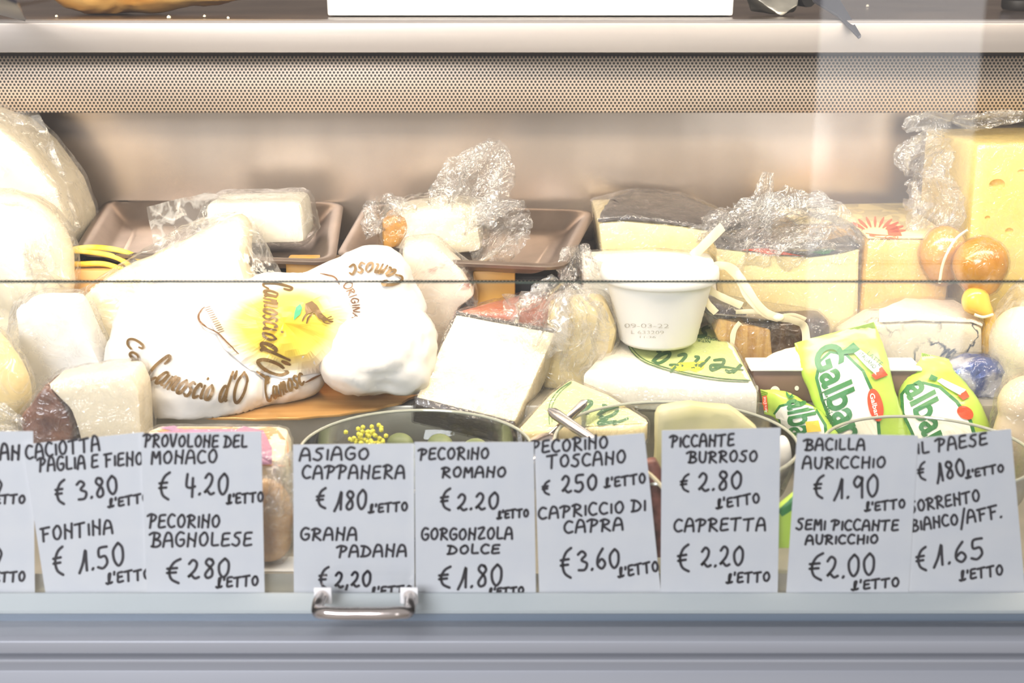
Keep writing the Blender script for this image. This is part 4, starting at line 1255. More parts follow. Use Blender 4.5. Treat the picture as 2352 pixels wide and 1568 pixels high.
# --- white package on the left
body = slab([(30, 712), (60, 696), (165, 694), (180, 720), (238, 850), (235, 945), (80, 945), (50, 850)], .30, .05, .012, maxlen=.012, amp=.0015, freq=30, seed=6)
wrapped('white_parcel', 'white wrapped soft cheese parcel in a clear bag, left side', [('parcel_body', body, white_wax, None)], dict(off=.003, name='plastic_bag', maxlen=.012, amp=.004, seed=53, extra=[P(245, 860, .30), P(30, 690, .31), P(10, 800, .30)]), fm=film_soft)
# --- far left rounded piece
body = ellipsoids([(P(-20, 880, .245), (.032, .03, .06)), (P(-60, 900, .245), (.06, .035, .07))], .006, 3)
wrapped('bagged_cheese', 'rounded cream cheese in a clear bag, left frame edge, in front of the white parcel', [('cheese_body', body, butter, None)], dict(off=.003, name='plastic_bag', maxlen=.012, amp=.004, seed=55), fm=film_soft)
# --- cheese with dark purple-brown rind in front
body = slab([(105, 884), (170, 868), (300, 858), (320, 900), (330, 1080), (190, 1100), (182, 1000), (160, 940)], .175, .05, .005, maxlen=.02, amp=.0008, seed=2)
rind = slab([(104, 886), (120, 905), (150, 945), (163, 975), (160, 1110), (60, 1110), (45, 960)], .172, .05, .004, maxlen=.008, amp=.002, freq=60, seed=4)
wrapped('cheese_wedge', 'cream cheese chunk with dark purple brown rind, in front of the white parcel', [('cheese_body', body, cream, None), ('rind', rind, purple_rind, 'dark purple brown rind')],
        dict(off=.002, maxlen=.010, amp=.003, seed=57))
t = bm_obj('plastic_scrap', ruffle([P(-40, 975, .17), P(10, 968, .17), P(50, 985, .165)], [.012, .012, .006], 6, .4, 61), film_knot)
tag(t, 'crumpled end of clear film at the left edge above the tags', 'plastic film')

# --- gold board
bc = PZ(620, 905, .9695)
ring = []
for k in range(96):
    a_ = 2 * math.pi * k / 96
    w = 1 + .012 * math.cos(a_ * 24)
    ring.append(Vector((bc.x + .168 * w * math.cos(a_), bc.y + .022 + .108 * w * math.sin(a_), .9715)))
bd = prism(ring, [p - Vector((0, 0, .003)) for p in ring], .0006)
t = bm_obj('cake_board', bd, gold_board_m)
tag(t, 'round scalloped gold card board under the printed white bag', 'card board')
BOARD_TOP = .9716
# --- printed white bag
k = S(800, .31)
ell = [(P(430, 800, .305), (180 * k, .075, 158 * k)), (P(450, 880, .275), (160 * k, .055, 96 * k)), (P(360, 860, .295), (112 * k, .06, 100 * k)), (P(530, 770, .32), (190 * k, .07, 125 * k)), (P(660, 745, .325), (170 * k, .062, 112 * k)),
       (P(800, 690, .335), (120 * k, .05, 90 * k)), (P(858, 665, .34), (92 * k, .055, 98 * k)), (P(880, 720, .33), (90 * k, .055, 90 * k)), (P(600, 860, .31), (150 * k, .05, 60 * k)), (P(285, 900, .275), (46 * k, .02, 42 * k))]
bag = ellipsoids(ell, .0055, 6, BOARD_TOP)
crease(bag, .0034, 17, 3); crease(bag, .0014, 40, 8)
for v in bag.verts: v.co.z = max(v.co.z, BOARD_TOP + .0002)
t = thing('printed_bag', 'big lumpy white plastic bag with bronze lettering and a yellow patch, on the gold board', 'bag')
bm_obj('bag_body', bag, white_bag, t, angle=80)
sf = Surf(bag, .0010)
s = Strokes()
out = [(480, 735), (520, 680), (590, 655), (650, 640), (710, 640), (780, 660), (815, 720), (800, 790), (735, 855), (650, 870), (575, 850), (515, 800)]
e = s.fill(out, 8)
s.out('yellow_patch', sf, yellow_glow, t, 'soft edged yellow print', e)
sf2 = Surf(bag, .0018)
for pieces in ([("Camoscio d'O", [(333, 868), (385, 893), (440, 912), (500, 920), (560, 922)], 54, 3.7, .2)],
               [("Camosci", [(604, 648), (606, 690), (604, 758)], 50, 2.7, .15), ("o", [(604, 760), (602, 778)], 50, 3.2, .15), ("d'O", [(600, 782), (596, 815), (592, 850)], 56, 4.2, .2), ("r", [(590, 852), (584, 872)], 50, 3.4, .2)],
               [("Camosc", [(928, 645), (905, 618), (870, 606), (835, 604), (800, 610)], 34, 3.0, .2)],
               [("Camosc", [(612, 922), (650, 905), (700, 880)], 40, 3, .25)],
               [("Ca", [(293, 775), (296, 800), (306, 838)], 26, 3, .2)]):
    s = Strokes()
    for tx, pth, h_, w_, sl in pieces: s.arc(tx, pth, h_, SCRIPT, w_, sl)
    s.out('lettering', sf2, gold_ink, t, 'bronze script lettering')
s = Strokes()
s.arc("ORIGINALE", [(788, 655), (806, 690), (810, 720), (800, 752)], 17, SCRIPT, 1.6)
s.out('small_lettering', sf2, brown_ink, t, 'small brown lettering')
s = Strokes()
s.stroke([(470, 705), (456, 722), (458, 738), (475, 752)], 2.6, .6); s.stroke([(475, 752), (500, 765), (520, 785), (548, 812)], 1.6, .5)
s.out('curved_line', sf2, brown_ink, t, 'thin curved brown line')
s = Strokes()
for i in range(13):
    s.stroke([(470 + 3.0 * i * .9, 708 + 4.6 * i), (482 + 3.0 * i * .9, 704 + 4.6 * i)], .9)
s.out('small_print', sf2, brown_ink, t, 'fine brown print')
s = Strokes(); s.stroke([(736, 629), (768, 637), (780, 655)], 2.0, .6)
s.out('curved_line', sf2, brown_ink, t, 'thin curved brown line')
s = Strokes(); s.stroke([(800, 745), (790, 775)], 3.4, .7)
s.out('curved_line', sf2, brown_ink, t, 'thin curved brown line')
s = Strokes(); s.stroke([(700, 878), (735, 860)], 2.4, .5)
s.out('curved_line', sf2, brown_ink, t, 'thin curved brown line')
s = Strokes()  # leaping goat emblem
s.fill([(700, 698), (716, 692), (728, 702), (740, 722), (752, 732), (746, 738), (732, 732), (722, 720), (712, 716), (703, 722), (700, 712)], 3)
s.stroke([(748, 730), (756, 738), (764, 738)], 2.4, .5); s.stroke([(752, 730), (760, 726)], 1.3); s.stroke([(754, 734), (764, 732)], 1.3)
s.stroke([(712, 715), (700, 726), (694, 738)], 2.0, .5); s.stroke([(718, 720), (708, 730), (704, 742)], 2.0, .5); s.stroke([(740, 735), (745, 741), (757, 744)], 1.6, .5)
s.out('goat_emblem', Surf(bag, .0021), gold_ink, t, 'leaping goat emblem')
s = Strokes(); s.fill([(690, 698), (694, 708), (690, 722), (674, 736), (676, 720), (680, 706)], 3)
s.out('leaf_emblem', Surf(bag, .0021), teal_ink, t, 'green leaf emblem')
# --- plain white bag beside it
k = S(800, .29)
pb = ellipsoids([(P(880, 800, .295), (118 * k, .05, 92 * k)), (P(905, 770, .30), (90 * k, .05, 76 * k)), (P(830, 835, .29), (88 * k, .045, 62 * k)), (P(930, 840, .29), (62 * k, .04, 60 * k))], .005, 5, BOARD_TOP)
crease(pb, .0032, 20, 9); crease(pb, .0013, 44, 4)
for v in pb.verts: v.co.z = max(v.co.z, BOARD_TOP + .0002)
t = bm_obj('white_bag', pb, white_bag, angle=80)
tag(t, 'plain white plastic bag of soft cheese on the right end of the gold board', 'bag')
# --- speckled cheese behind the bags
body = slab([(925, 568), (990, 560), (1060, 620), (1092, 680), (1050, 712), (1000, 880), (900, 880)], .40, .05, .006, yaw=R(8), maxlen=.02, amp=.001, seed=3)
wrapped('speckled_cheese', 'pale cheese speckled with pinkish brown bits, wrapped, behind the white bags', [('cheese_body', body, speckled, None)],
        dict(off=.003, name='plastic_bag', maxlen=.011, amp=.003, seed=63, extra=[P(1030, 562, .44), P(1075, 600, .43), P(1098, 690, .41)]), fm=film_soft)
# --- golden cartons in the dark gap
for (x0, x1, y, lab) in ((1086, 1184, 622, 'golden carton in the dark gap under the right tray'), (655, 790, 598, 'golden carton in the dark gap behind the printed bag')):
    t = bm_obj('golden_carton', box(P(x0, y, .435).x, P(x1, y, .435).x, .435, .468, Z_MID, zof(y, .435), .003), gold_card)
    tag(t, lab, 'carton', 'golden cartons under the trays')
# --- red-brown sliced meat pack
pts = [P(1042, 716, .36), P(1200, 712, .355), P(1318, 706, .36), PZ(1318, 662, zof(706, .36)), PZ(1230, 655, zof(706, .36)), PZ(1130, 682, zof(706, .36))]
zt = min(p.z for p in pts); pts = [Vector((p.x, min(p.y, .46), zt)) for p in pts]
body = plate(pts, zt - Z_MID, .004, .02, .001, 2)
wrapped('meat_piece', 'flat red brown cured meat in clear film, behind the square pale cheese', [('meat_body', body, salami, None)], dict(off=.002, maxlen=.010, amp=.003, seed=65), cat='cured meat')
# --- yellow cheese in a twisted bag left of the tub
body = slab([(1262, 705), (1390, 690), (1420, 760), (1400, 850), (1370, 900), (1240, 900)], .345, .05, .010, maxlen=.02, amp=.0015, seed=8)
tw = ruffle([P(1290, 650, .335), P(1262, 690, .335), P(1225, 740, .33), P(1195, 765, .325)], [.012, .018, .030, .024], 6, .4, 67)
tw2 = ruffle([P(1300, 660, .335), P(1330, 720, .33), P(1335, 790, .33), P(1310, 840, .335)], [.010, .022, .022, .018], 6, .4, 68)
wrapped('bagged_cheese', 'yellow cheese in a twisted clear bag, left of the white tub', [('cheese_body', body, butter, None)], dict(off=.004, name='plastic_bag', maxlen=.010, amp=.004, seed=69),
        [('bag_twist', join(tw, tw2), film_soft, 'twisted clear bag neck')], fm=film_soft)
# --- square pale cheese
fc = [P(1048, 722, .335), P(1276, 764, .335), P(1182, 968, .262), P(956, 912, .262)]
nb = (fc[1] - fc[0]).cross(fc[3] - fc[0]).normalized()
if nb.y < 0: nb = -nb
back = [p + nb * .042 + Vector((.012, .006, 0)) for p in fc]
body = prism(fc, back, .002); refine(body, .02, .0006, 60, 4)
lo = [fc[3] - nb * .0006, fc[2] - nb * .0006, fc[2] - nb * .0006 + Vector((0, -.003, -.0075)), fc[3] - nb * .0006 + Vector((0, -.003, -.0075))]
rl = prism(lo, [p + nb * .045 for p in lo], .0008)
hi = [fc[0] + Vector((0, 0, .0035)), fc[1] + Vector((0, 0, .0035)), fc[1] + Vector((0, 0, .0008)), fc[0] + Vector((0, 0, .0008))]
rh = prism(hi, [p + nb * .045 for p in hi], .0006)
t = wrapped('square_cheese', 'square pale cheese slab with thin dark rind, leaning back beside the white bag', [('cheese_body', body, parm, None), ('rind', rl, black_rind, 'thin dark rind'), ('rind', rh, black_rind, 'thin dark rind')],
            dict(off=.0015, maxlen=.010, amp=.0018, seed=71, freq=60))
seam = Strokes(); seam.fill([(1196, 760), (1232, 766), (1180, 900), (1150, 960), (1130, 955), (1165, 880)], 4)
seam.out('film_seam', Surf(body, .003), film_soft, t, 'milky film seam')

# ==================================================================== LABELLED WEDGES
def label_wedge(name, label, plane, outl, thick, lab_poly, seed, chees):
    pts = [PP(a, b, *plane) for a, b in outl]
    body = plate(pts, thick, .004, .02, .0006, seed)
    t = wrapped(name, label, [('cheese_body', body, chees, None)], dict(off=.002, maxlen=.011, amp=.0016, seed=seed))
    top = Surf(body, .0006)
    s = Strokes(); s.fill(lab_poly, 5)
    s.out('round_label', top, lime_pale, t, 'pale green printed label')
    return t, Surf(body, .0011)


plW = ((.275, zof(880, .275)), (.43, zof(738, .43)))
t, sfW = label_wedge('labelled_wedge', 'white cheese wedge with a pale green lettered label, under the white tub', plW,
                     [(1338, 858), (1400, 790), (1480, 752), (1626, 736), (1690, 796), (1742, 898), (1640, 892), (1460, 880)], .030,
                     [(1442, 785), (1500, 752), (1622, 738), (1686, 798), (1726, 874), (1660, 872), (1570, 858), (1490, 835), (1450, 810)], 73, ivory)
s = Strokes()
s.glyphs('renta', 1712, 832, 1512, 806, 44, SCRIPT, 4.0, .45, taper=.3)
s.out('lettering', sfW, green_dark, t, 'green script lettering, upside down')
s = Strokes(); s.glyphs('S', 1655, 752, 1622, 746, 24, SCRIPT, 4, .4)
s.out('lettering', sfW, green_dark, t, 'green script lettering, upside down')
s = Strokes()
s.stroke([(1716, 852), (1660, 842), (1640, 842), (1700, 848)], 2.2, .6)
s.out('underline', sfW, green_dark, t, 'green underline stroke')
s = Strokes()
for i, r_ in enumerate((1.0, .975)):
    s.stroke([(1730 - 8 * i, 878 - 4 * i), (1650, 874 - 5 * i), (1560, 858 - 5 * i), (1480 + 3 * i, 832 - 4 * i), (1445 + 6 * i, 800 - 2 * i), (1452 + 5 * i, 786)], 1.0)
s.type('INGREDIENTI', 1655, 778, 1592, 768, 7, .02, 0, 0); s.type('NATURALI', 1632, 783, 1590, 777, 6, .02, 0, 0)
s.out('small_print', sfW, green_dark, t, 'fine green print')
s = Strokes(); s.fill([(1538, 846), (1560, 834), (1590, 832), (1620, 830), (1616, 846), (1600, 856), (1582, 850), (1560, 854)], 3)
s.out('lemon_emblem', sfW, lemon_ink, t, 'yellow emblem')

plX = ((.225, zof(985, .225)), (.30, zof(868, .30)))
t, sfX = label_wedge('labelled_wedge', 'smaller cream cheese wedge with a pale green label, beside the two spoons', plX,
                     [(1182, 992), (1262, 902), (1312, 868), (1400, 905), (1490, 962), (1484, 978), (1330, 986)], .022,
                     [(1268, 905), (1314, 871), (1398, 908), (1484, 962), (1478, 972), (1330, 980), (1252, 978), (1254, 930)], 75, butter)
s = Strokes()
s.glyphs('at', 1428, 938, 1340, 918, 46, SCRIPT, 4.2, .35, taper=.3)
s.out('lettering', sfX, green_dark, t, 'green script lettering, upside down')
s = Strokes(); s.glyphs('n', 1446, 962, 1380, 960, 22, SCRIPT, 4.2, .35, taper=.3)
s.out('lettering', sfX, green_dark, t, 'green script lettering, upside down')
s = Strokes(); s.stroke([(1318, 874), (1284, 896), (1262, 930), (1262, 975)], 1.0); s.stroke([(1312, 880), (1286, 902), (1268, 934), (1268, 970)], .8)
s.out('small_print', sfX, green_dark, t, 'fine green print')

# --- white plastic tub
tub = thing('plastic_tub', 'white plastic cheese tub with lid standing on the labelled wedge', 'tub')
Yt = .365
cz0 = P(1513, 784, Yt - .03)
cx = P(1513, 700, Yt).x
k = S(640, Yt)
z0 = PP(1513, 780, *plW).z + .0035
z1 = zof(666, Yt - .062)
r0, r1 = 88 * S(780, Yt), 118 * k
prof = [(0, z0), (r0 - .003, z0), (r0, z0 + .003)]
nr = 9
for i in range(nr):
    u = i / nr; u2 = (i + .8) / nr
    prof += [(r0 + (r1 - r0) * u + .0006, z0 + .004 + (z1 - z0 - .012) * u), (r0 + (r1 - r0) * u2 + .0002, z0 + .004 + (z1 - z0 - .012) * u2)]
prof += [(r1 + .001, z1 - .006), (r1 + .003, z1 - .002), (0, z1 - .002)]
tb_ = lathe(prof, cx, Yt, 72)
bm_obj('tub_body', tb_, white_plastic, tub, angle=50)
rl_ = 136 * k
lid = lathe([(r1 + .004, z1 - .0015), (rl_ - .002, z1 - .002), (rl_, z1), (rl_, z1 + .006), (rl_ - .001, z1 + .012), (rl_ - .004, z1 + .0145), (rl_ - .008, z1 + .014), (rl_ - .010, z1 + .0105), (0, z1 + .010)], cx, Yt, 96)
bm_obj('lid', lid, white_plastic, tub, angle=50)
s = Strokes()
sfT = Surf(tb_, .0008)
s.type('09-03-22', 1435, 752, 1536, 753, 10, -.012, 0, 0); s.type('L 633209', 1450, 766, 1524, 767, 8, -.012, 0, 0); s.type('11:36', 1470, 776, 1506, 776, 5, -.01, 0, 0)
s.out('date_print', sfT, grey_ink, tub, 'grey stamped date code')

# ==================================================================== BLACK PARCEL WITH RAFFIA, BROWN BOX
body = slab([(1700, 742), (1900, 736), (1908, 752), (1906, 880), (1720, 880)], .38, .05, .004, maxlen=.012, amp=.0015, freq=50, seed=5)
side = slab([(1650, 730), (1700, 742), (1770, 758), (1778, 880), (1690, 880), (1640, 760)], .376, .03, .003, maxlen=.012, amp=.001, seed=6)
topc = slab([(1612, 690), (1650, 700), (1720, 726), (1650, 736), (1620, 720)], .378, .04, .003, maxlen=.012, amp=.001, seed=7)
card = prism([P(1640, 722, .372), P(1800, 738, .372), PZ(1806, 724, zof(730, .385)), PZ(1660, 712, zof(722, .385))], [p + Vector((0, .0, .0012)) for p in [P(1640, 722, .372), P(1800, 738, .372), PZ(1806, 724, zof(730, .385)), PZ(1660, 712, zof(722, .385))]], 0)
def ribbon(pts, w, seed=0, th=.0008):
    """flat raffia strip along world points"""
    d = []
    for i in range(len(pts) - 1):
        for q in range(6): d.append(catmull(pts, i, q / 6))
    d.append(Vector(pts[-1]))
    bm = bmesh.new(); rg = []
    for i, p in enumerate(d):
        t_ = (d[min(i + 1, len(d) - 1)] - d[max(i - 1, 0)]).normalized()
        n_ = t_.cross(Vector((0, 1, .3))).normalized(); b_ = t_.cross(n_).normalized()
        ww = w * (1 + .25 * noise.noise(Vector((i * .3, seed, 0))))
        rg.append([bm.verts.new(p + n_ * ww), bm.verts.new(p + b_ * th), bm.verts.new(p - n_ * ww), bm.verts.new(p - b_ * th)])
    for a_, b_ in zip(rg, rg[1:]):
        for q in range(4): bm.faces.new((a_[q], a_[(q + 1) % 4], b_[(q + 1) % 4], b_[q]))
    bm.faces.new(rg[0]); bm.faces.new(rg[-1][::-1])
    return bm
rf = [ribbon([P(1640, 612, .36), P(1672, 612, .362), P(1700, 640, .364), P(1720, 680, .364), P(1758, 718, .362), P(1790, 730, .362)], .0055, 1),
      ribbon([P(1690, 622, .363), P(1722, 670, .362), P(1752, 710, .361), P(1786, 730, .360)], .004, 2),
      ribbon([P(1616, 655, .363), P(1650, 678, .362), P(1704, 702, .361)], .0045, 3),
      ribbon([P(1612, 672, .365), P(1628, 700, .362), P(1645, 718, .361)], .004, 4),
      ribbon([P(1786, 728, .361), P(1830, 738, .366), P(1850, 760, .372), P(1852, 850, .3745)], .0045, 5),
      ribbon([P(1786, 728, .361), P(1740, 716, .366), P(1690, 716, .368)], .003, 6),
      ribbon([P(1786, 728, .361), P(1822, 724, .366), P(1850, 734, .37)], .003, 7),
      ribbon([P(1700, 740, .374), P(1686, 760, .373), P(1682, 790, .373), P(1680, 850, .373)], .003, 8)]
bowk = bmesh.new(); bmesh.ops.create_icosphere(bowk, subdivisions=3, radius=.005, matrix=Matrix.Translation(P(1788, 729, .3605)) @ Matrix.Diagonal((1.3, .7, .9, 1)))
t = wrapped('rustic_cheese_parcel', 'dark rinded cheese parcel tied with pale raffia, right of the white tub', [('rind', body, brown_rind, 'dark brown rind'), ('straw_side', side, straw, 'tan straw side'), ('wax_top', topc, black_rind, 'black waxed top')],
            dict(off=.001, maxlen=.010, amp=.002, seed=77), [('card', card, silver_card, 'silver label card'), ('raffia_bow', join(*rf, bowk), raffia, 'pale raffia bow')])
# raffia end sticking up behind the tub
t = bm_obj('raffia_strip', ribbon([P(1590, 590, .405), P(1615, 565, .41), P(1640, 540, .415), P(1660, 520, .42)], .006, 12), raffia)
tag(t, 'loose pale raffia strip sticking up just behind the tub lid', 'raffia')
# brown dotted box with a white rim and soft cheese
Yb = .30
zr = zof(851, Yb)
xb0, xb1 = P(1728, 880, Yb).x, P(2108, 880, Yb).x
t = thing('dotted_box', 'brown box with white dots and a white rim, behind the lime green packs', 'box')
bx = box(xb0, xb1, Yb, Yb + .036, Z_MID, zr, .003)
bm_obj('box_body', bx, brown_box, t)
bm_obj('rim', box(xb0 - .003, xb1 + .003, Yb - .003, Yb + .039, zr, zr + .0035, .0012), white_plastic, t, label='white plastic rim')
s = Strokes()
for cx_, cy_, rx_, ry_ in ((1780, 900, 12, 14), (1830, 891, 5, 5.5), (1812, 908, 8, 7), (1738, 892, 4, 8), (1760, 925, 6, 6)): s.ellipse(cx_, cy_, rx_, ry_, 0, 3, 20)
s.out('dots', Surf(bx, .0005), dot_white, t, 'white printed dots')
k = S(840, Yb)
body = ellipsoids([(P(1860, 850, Yb + .016), (122 * k, .017, 58 * k)), (P(1800, 850, Yb + .016), (66 * k, .016, 32 * k)), (P(1920, 845, Yb + .016), (60 * k, .016, 42 * k))], .004, 3, zr + .0036)
crease(body, .001, 40, 3)
t = thing('soft_cheese', 'mound of soft white cheese sitting on the white rim of the brown box', 'cheese')
bm_obj('cheese_body', body, cream, t)
cr = bmesh.new(); bmesh.ops.create_icosphere(cr, subdivisions=3, radius=.007, matrix=Matrix.Translation(P(1740, 842, Yb + .006)) @ Matrix.Diagonal((1.3, .7, .6, 1)))
bm_obj('crust', crease(cr, .001, 150, 2), speckled, t, label='pinkish crust end')

# ==================================================================== LIME GREEN PACKS
def pack(label, st, m=lime, n=40):
    """st: stations (px,py,half width px,half thickness px, Y, angle deg of the width direction)"""
    t = thing('cheese_pack', label, 'cheese pack', 'lime green printed cheese packs')
    dn = []
    for i in range(len(st) - 1):
        for q in range(7):
            dn.append([(lambda p: 0.5 * ((2 * p[1]) + (p[2] - p[0]) * u + (2 * p[0] - 5 * p[1] + 4 * p[2] - p[3]) * u * u + (3 * p[1] - p[0] - 3 * p[2] + p[3]) * u ** 3))([st[max(0, min(len(st) - 1, i + d))][c] for d in (-1, 0, 1, 2)]) if (u := q / 7) is not None else 0 for c in range(6)])
    dn.append(list(st[-1]))
    bm = bmesh.new(); rings = []
    for i, (px, py, hw, ht, Y, an) in enumerate(dn):
        c = P(px, py, Y); k = S(py, Y); a_ = R(an)
        wdir = RT * math.cos(a_) + UP * math.sin(a_)
        r = []
        for q in range(n):
            th = 2 * math.pi * q / n
            cx_ = math.copysign(abs(math.cos(th)) ** .85, math.cos(th)); sy_ = math.sin(th)
            r.append(bm.verts.new(c + wdir * cx_ * hw * k + FW * sy_ * max(1.0, ht) * k))
        rings.append(r)
    for A, B in zip(rings, rings[1:]):
        for q in range(n):
            j = (q + 1) % n; bm.faces.new((A[q], A[j], B[j], B[q]))
    bm.faces.new(rings[0]); bm.faces.new(rings[-1][::-1])
    bmesh.ops.recalc_face_normals(bm, faces=bm.faces)
    crease(bm, .0009, 45, int(st[0][0]))
    bm_obj('pack_body', bm, m, t, angle=60)
    # ribbed crimp along the sealed end
    (px, py, hw, ht, Y, an), a1 = st[0], R(st[0][5])
    ux, uy = math.cos(a1), -math.sin(a1)
    dx, dy = st[1][0] - px, st[1][1] - py; l = math.hypot(dx, dy); dx, dy = dx / l, dy / l
    pl = []
    for q in range(25):
        w = -1 + 2 * q / 24
        pl.append((px + ux * hw * w, py + uy * hw * w))
    f = [P(a, b, Y - .0008 - .0006 * (i % 2)) for i, (a, b) in enumerate(pl)]
    e = [P(a + dx * 16, b + dy * 16, Y - .0014 - .0006 * (i % 2)) for i, (a, b) in enumerate(pl)]
    bmc = bmesh.new()
    for Aq in (f, e): pass
    vf = [bmc.verts.new(p) for p in f]; ve = [bmc.verts.new(p) for p in e]
    for i in range(24): bmc.faces.new((vf[i], vf[i + 1], ve[i + 1], ve[i]))
    bmesh.ops.solidify(bmc, geom=list(bmc.faces), thickness=.0012)
    bm_obj('sealed_end', bmc, m, t, smooth=False, label='ribbed sealed end')
    return t, bm


t, bm = pack('lime green cheese pack with dark green lettering, the largest and tallest one', [(1916, 764, 94, 2, .315, 15), (1924, 790, 96, 12, .310, 16), (1940, 840, 98, 36, .300, 16), (1962, 910, 92, 46, .285, 15), (1990, 990, 90, 46, .272, 14), (2008, 1060, 86, 44, .266, 12), (2020, 1120, 70, 6, .262, 12)])
s = Strokes(); s.fill([(1880, 830), (1905, 806), (1945, 812), (1985, 850), (2008, 900), (2020, 960), (2025, 1020), (1935, 1040), (1910, 980), (1886, 920), (1872, 868)], 6)
s.out('panel_outline', Surf(bm, .0008), green_ink, t, 'green outline')
s = Strokes(); s.fill([(1886, 832), (1908, 812), (1942, 818), (1979, 854), (2000, 902), (2012, 960), (2017, 1020), (1942, 1040), (1917, 978), (1893, 918), (1880, 868)], 6)
s.out('white_panel', Surf(bm, .0013), pack_white, t, 'white printed panel')
s = Strokes(); s.type('Galbanone', 1866, 806, 1968, 1140, 66, .025, -.12)
s.out('lettering', Surf(bm, .0019), green_ink, t, 'large green lettering')
s = Strokes(); s.type("L'Originale", 1882, 902, 1918, 1010, 16, .012, 0, 1)
s.out('small_lettering', Surf(bm, .0019), green_dark, t, 'small green lettering')
s = Strokes(); s.fill([(1922, 816), (1960, 787), (1975, 802), (1962, 812)], 3)
s.out('green_flag', Surf(bm, .0019), green_ink, t, 'green flag stripe')
s = Strokes(); s.fill([(1962, 812), (1976, 804), (2026, 842), (2012, 862), (1990, 842)], 3)
s.out('white_flag', Surf(bm, .0019), pack_white, t, 'white flag stripe')
s = Strokes(); s.fill([(2000, 862), (2024, 842), (2038, 862), (2010, 872)], 3)
s.ellipse(2010, 930, 17, 38, -.22, 4)
s.out('red_emblem', Surf(bm, .0019), red_ink, t, 'red oval and flag stripe')
s = Strokes(); s.type('LATTE', 1990, 814, 2020, 842, 10, .01, 0, 0); s.type('ITALIANO', 1972, 815, 2006, 848, 9, .01, 0, 0)
s.out('flag_lettering', Surf(bm, .0025), green_dark, t, 'dark flag lettering')
s = Strokes(); s.type('Galbani', 1996, 905, 2010, 962, 11, .015, 0, 0)
s.out('emblem_lettering', Surf(bm, .0025), pack_white, t, 'white emblem lettering')

t, bm = pack('lime green cheese pack standing at the right, in front of the blue foil', [(2148, 818, 32, 2, .315, -14), (2150, 838, 40, 10, .311, -12), (2148, 880, 72, 34, .302, -4), (2154, 930, 94, 44, .288, 4), (2170, 1000, 104, 46, .275, 8), (2184, 1070, 100, 44, .268, 8), (2190, 1125, 80, 6, .264, 8)])
s = Strokes(); s.fill([(2068, 905), (2084, 884), (2120, 876), (2160, 886), (2200, 920), (2232, 965), (2245, 1010), (2110, 1040), (2090, 990), (2070, 950)], 5)
s.out('panel_outline', Surf(bm, .0008), green_ink, t, 'green outline')
s = Strokes(); s.fill([(2076, 906), (2090, 890), (2120, 883), (2156, 893), (2194, 926), (2224, 968), (2236, 1010), (2116, 1036), (2097, 988), (2078, 948)], 5)
s.out('white_panel', Surf(bm, .0013), pack_white, t, 'white printed panel')
s = Strokes(); s.type('albanone', 2078, 890, 2178, 1150, 62, .025, -.12)
s.out('lettering', Surf(bm, .0019), green_ink, t, 'large green lettering')
s = Strokes(); s.fill([(2132, 872), (2138, 860), (2154, 868), (2150, 876)], 2)
s.out('green_flag', Surf(bm, .0019), green_ink, t, 'green flag stripe')
s = Strokes(); s.fill([(2152, 876), (2162, 870), (2218, 896), (2204, 908), (2178, 894)], 3)
s.out('white_flag', Surf(bm, .0019), pack_white, t, 'white flag stripe')
s = Strokes(); s.fill([(2198, 908), (2218, 898), (2226, 912), (2212, 920)], 3); s.ellipse(2216, 948, 20, 14, .5, 4)
s.out('red_emblem', Surf(bm, .0019), red_ink, t, 'red oval and flag stripe')

t, bm = pack('small lime green cheese pack with white oval print, the left one lying low', [(1752, 922, 28, 2, .285, 100), (1770, 928, 32, 8, .283, 102), (1800, 945, 52, 28, .278, 106), (1845, 972, 66, 36, .272, 108), (1890, 1000, 70, 38, .267, 108), (1930, 1030, 66, 34, .264, 108), (1960, 1050, 50, 6, .262, 108)])
s = Strokes(); s.fill([(1776, 950), (1790, 930), (1830, 920), (1870, 930), (1898, 975), (1905, 1030), (1850, 1040), (1800, 1010), (1780, 980)], 5)
s.out('panel_outline', Surf(bm, .0008), green_ink, t, 'green outline')
s = Strokes(); s.fill([(1782, 950), (1794, 935), (1830, 926), (1866, 935), (1891, 977), (1898, 1030), (1850, 1033), (1806, 1006), (1786, 978)], 5)
s.out('white_panel', Surf(bm, .0013), pack_white, t, 'white oval panel')
s = Strokes(); s.type('Galbanino', 1806, 880, 1822, 1100, 62, .025, -.1)
s.out('lettering', Surf(bm, .0019), green_ink, t, 'large green lettering')
s = Strokes(); s.fill([(1752, 910), (1762, 908), (1764, 948), (1753, 948)], 3)
s.out('red_tab', Surf(bm, .0019), red_ink, t, 'red opening tab')
s = Strokes(); s.type('Apri e Chiudi', 1762, 946, 1760, 911, 6, .005, 0, 0)
s.out('tab_lettering', Surf(bm, .0027), pack_white, t, 'white tab lettering')
s = Strokes(); s.fill([(1850, 968), (1878, 966), (1886, 990), (1854, 992)], 3)
s.out('sticker', Surf(bm, .0026), orange_sticker, t, 'orange price sticker')

t, bm = pack('lime green cheese pack mostly hidden between the two upright packs', [(2058, 862, 22, 2, .332, -30), (2062, 880, 30, 10, .330, -25), (2064, 930, 38, 28, .325, 0), (2068, 985, 40, 30, .318, 5), (2072, 1000, 40, 30, .316, 5)])
s = Strokes(); s.type('Galb', 2062, 890, 2068, 1010, 26, .02, -.1)
s.out('lettering', Surf(bm, .0012), green_ink, t, 'green lettering')

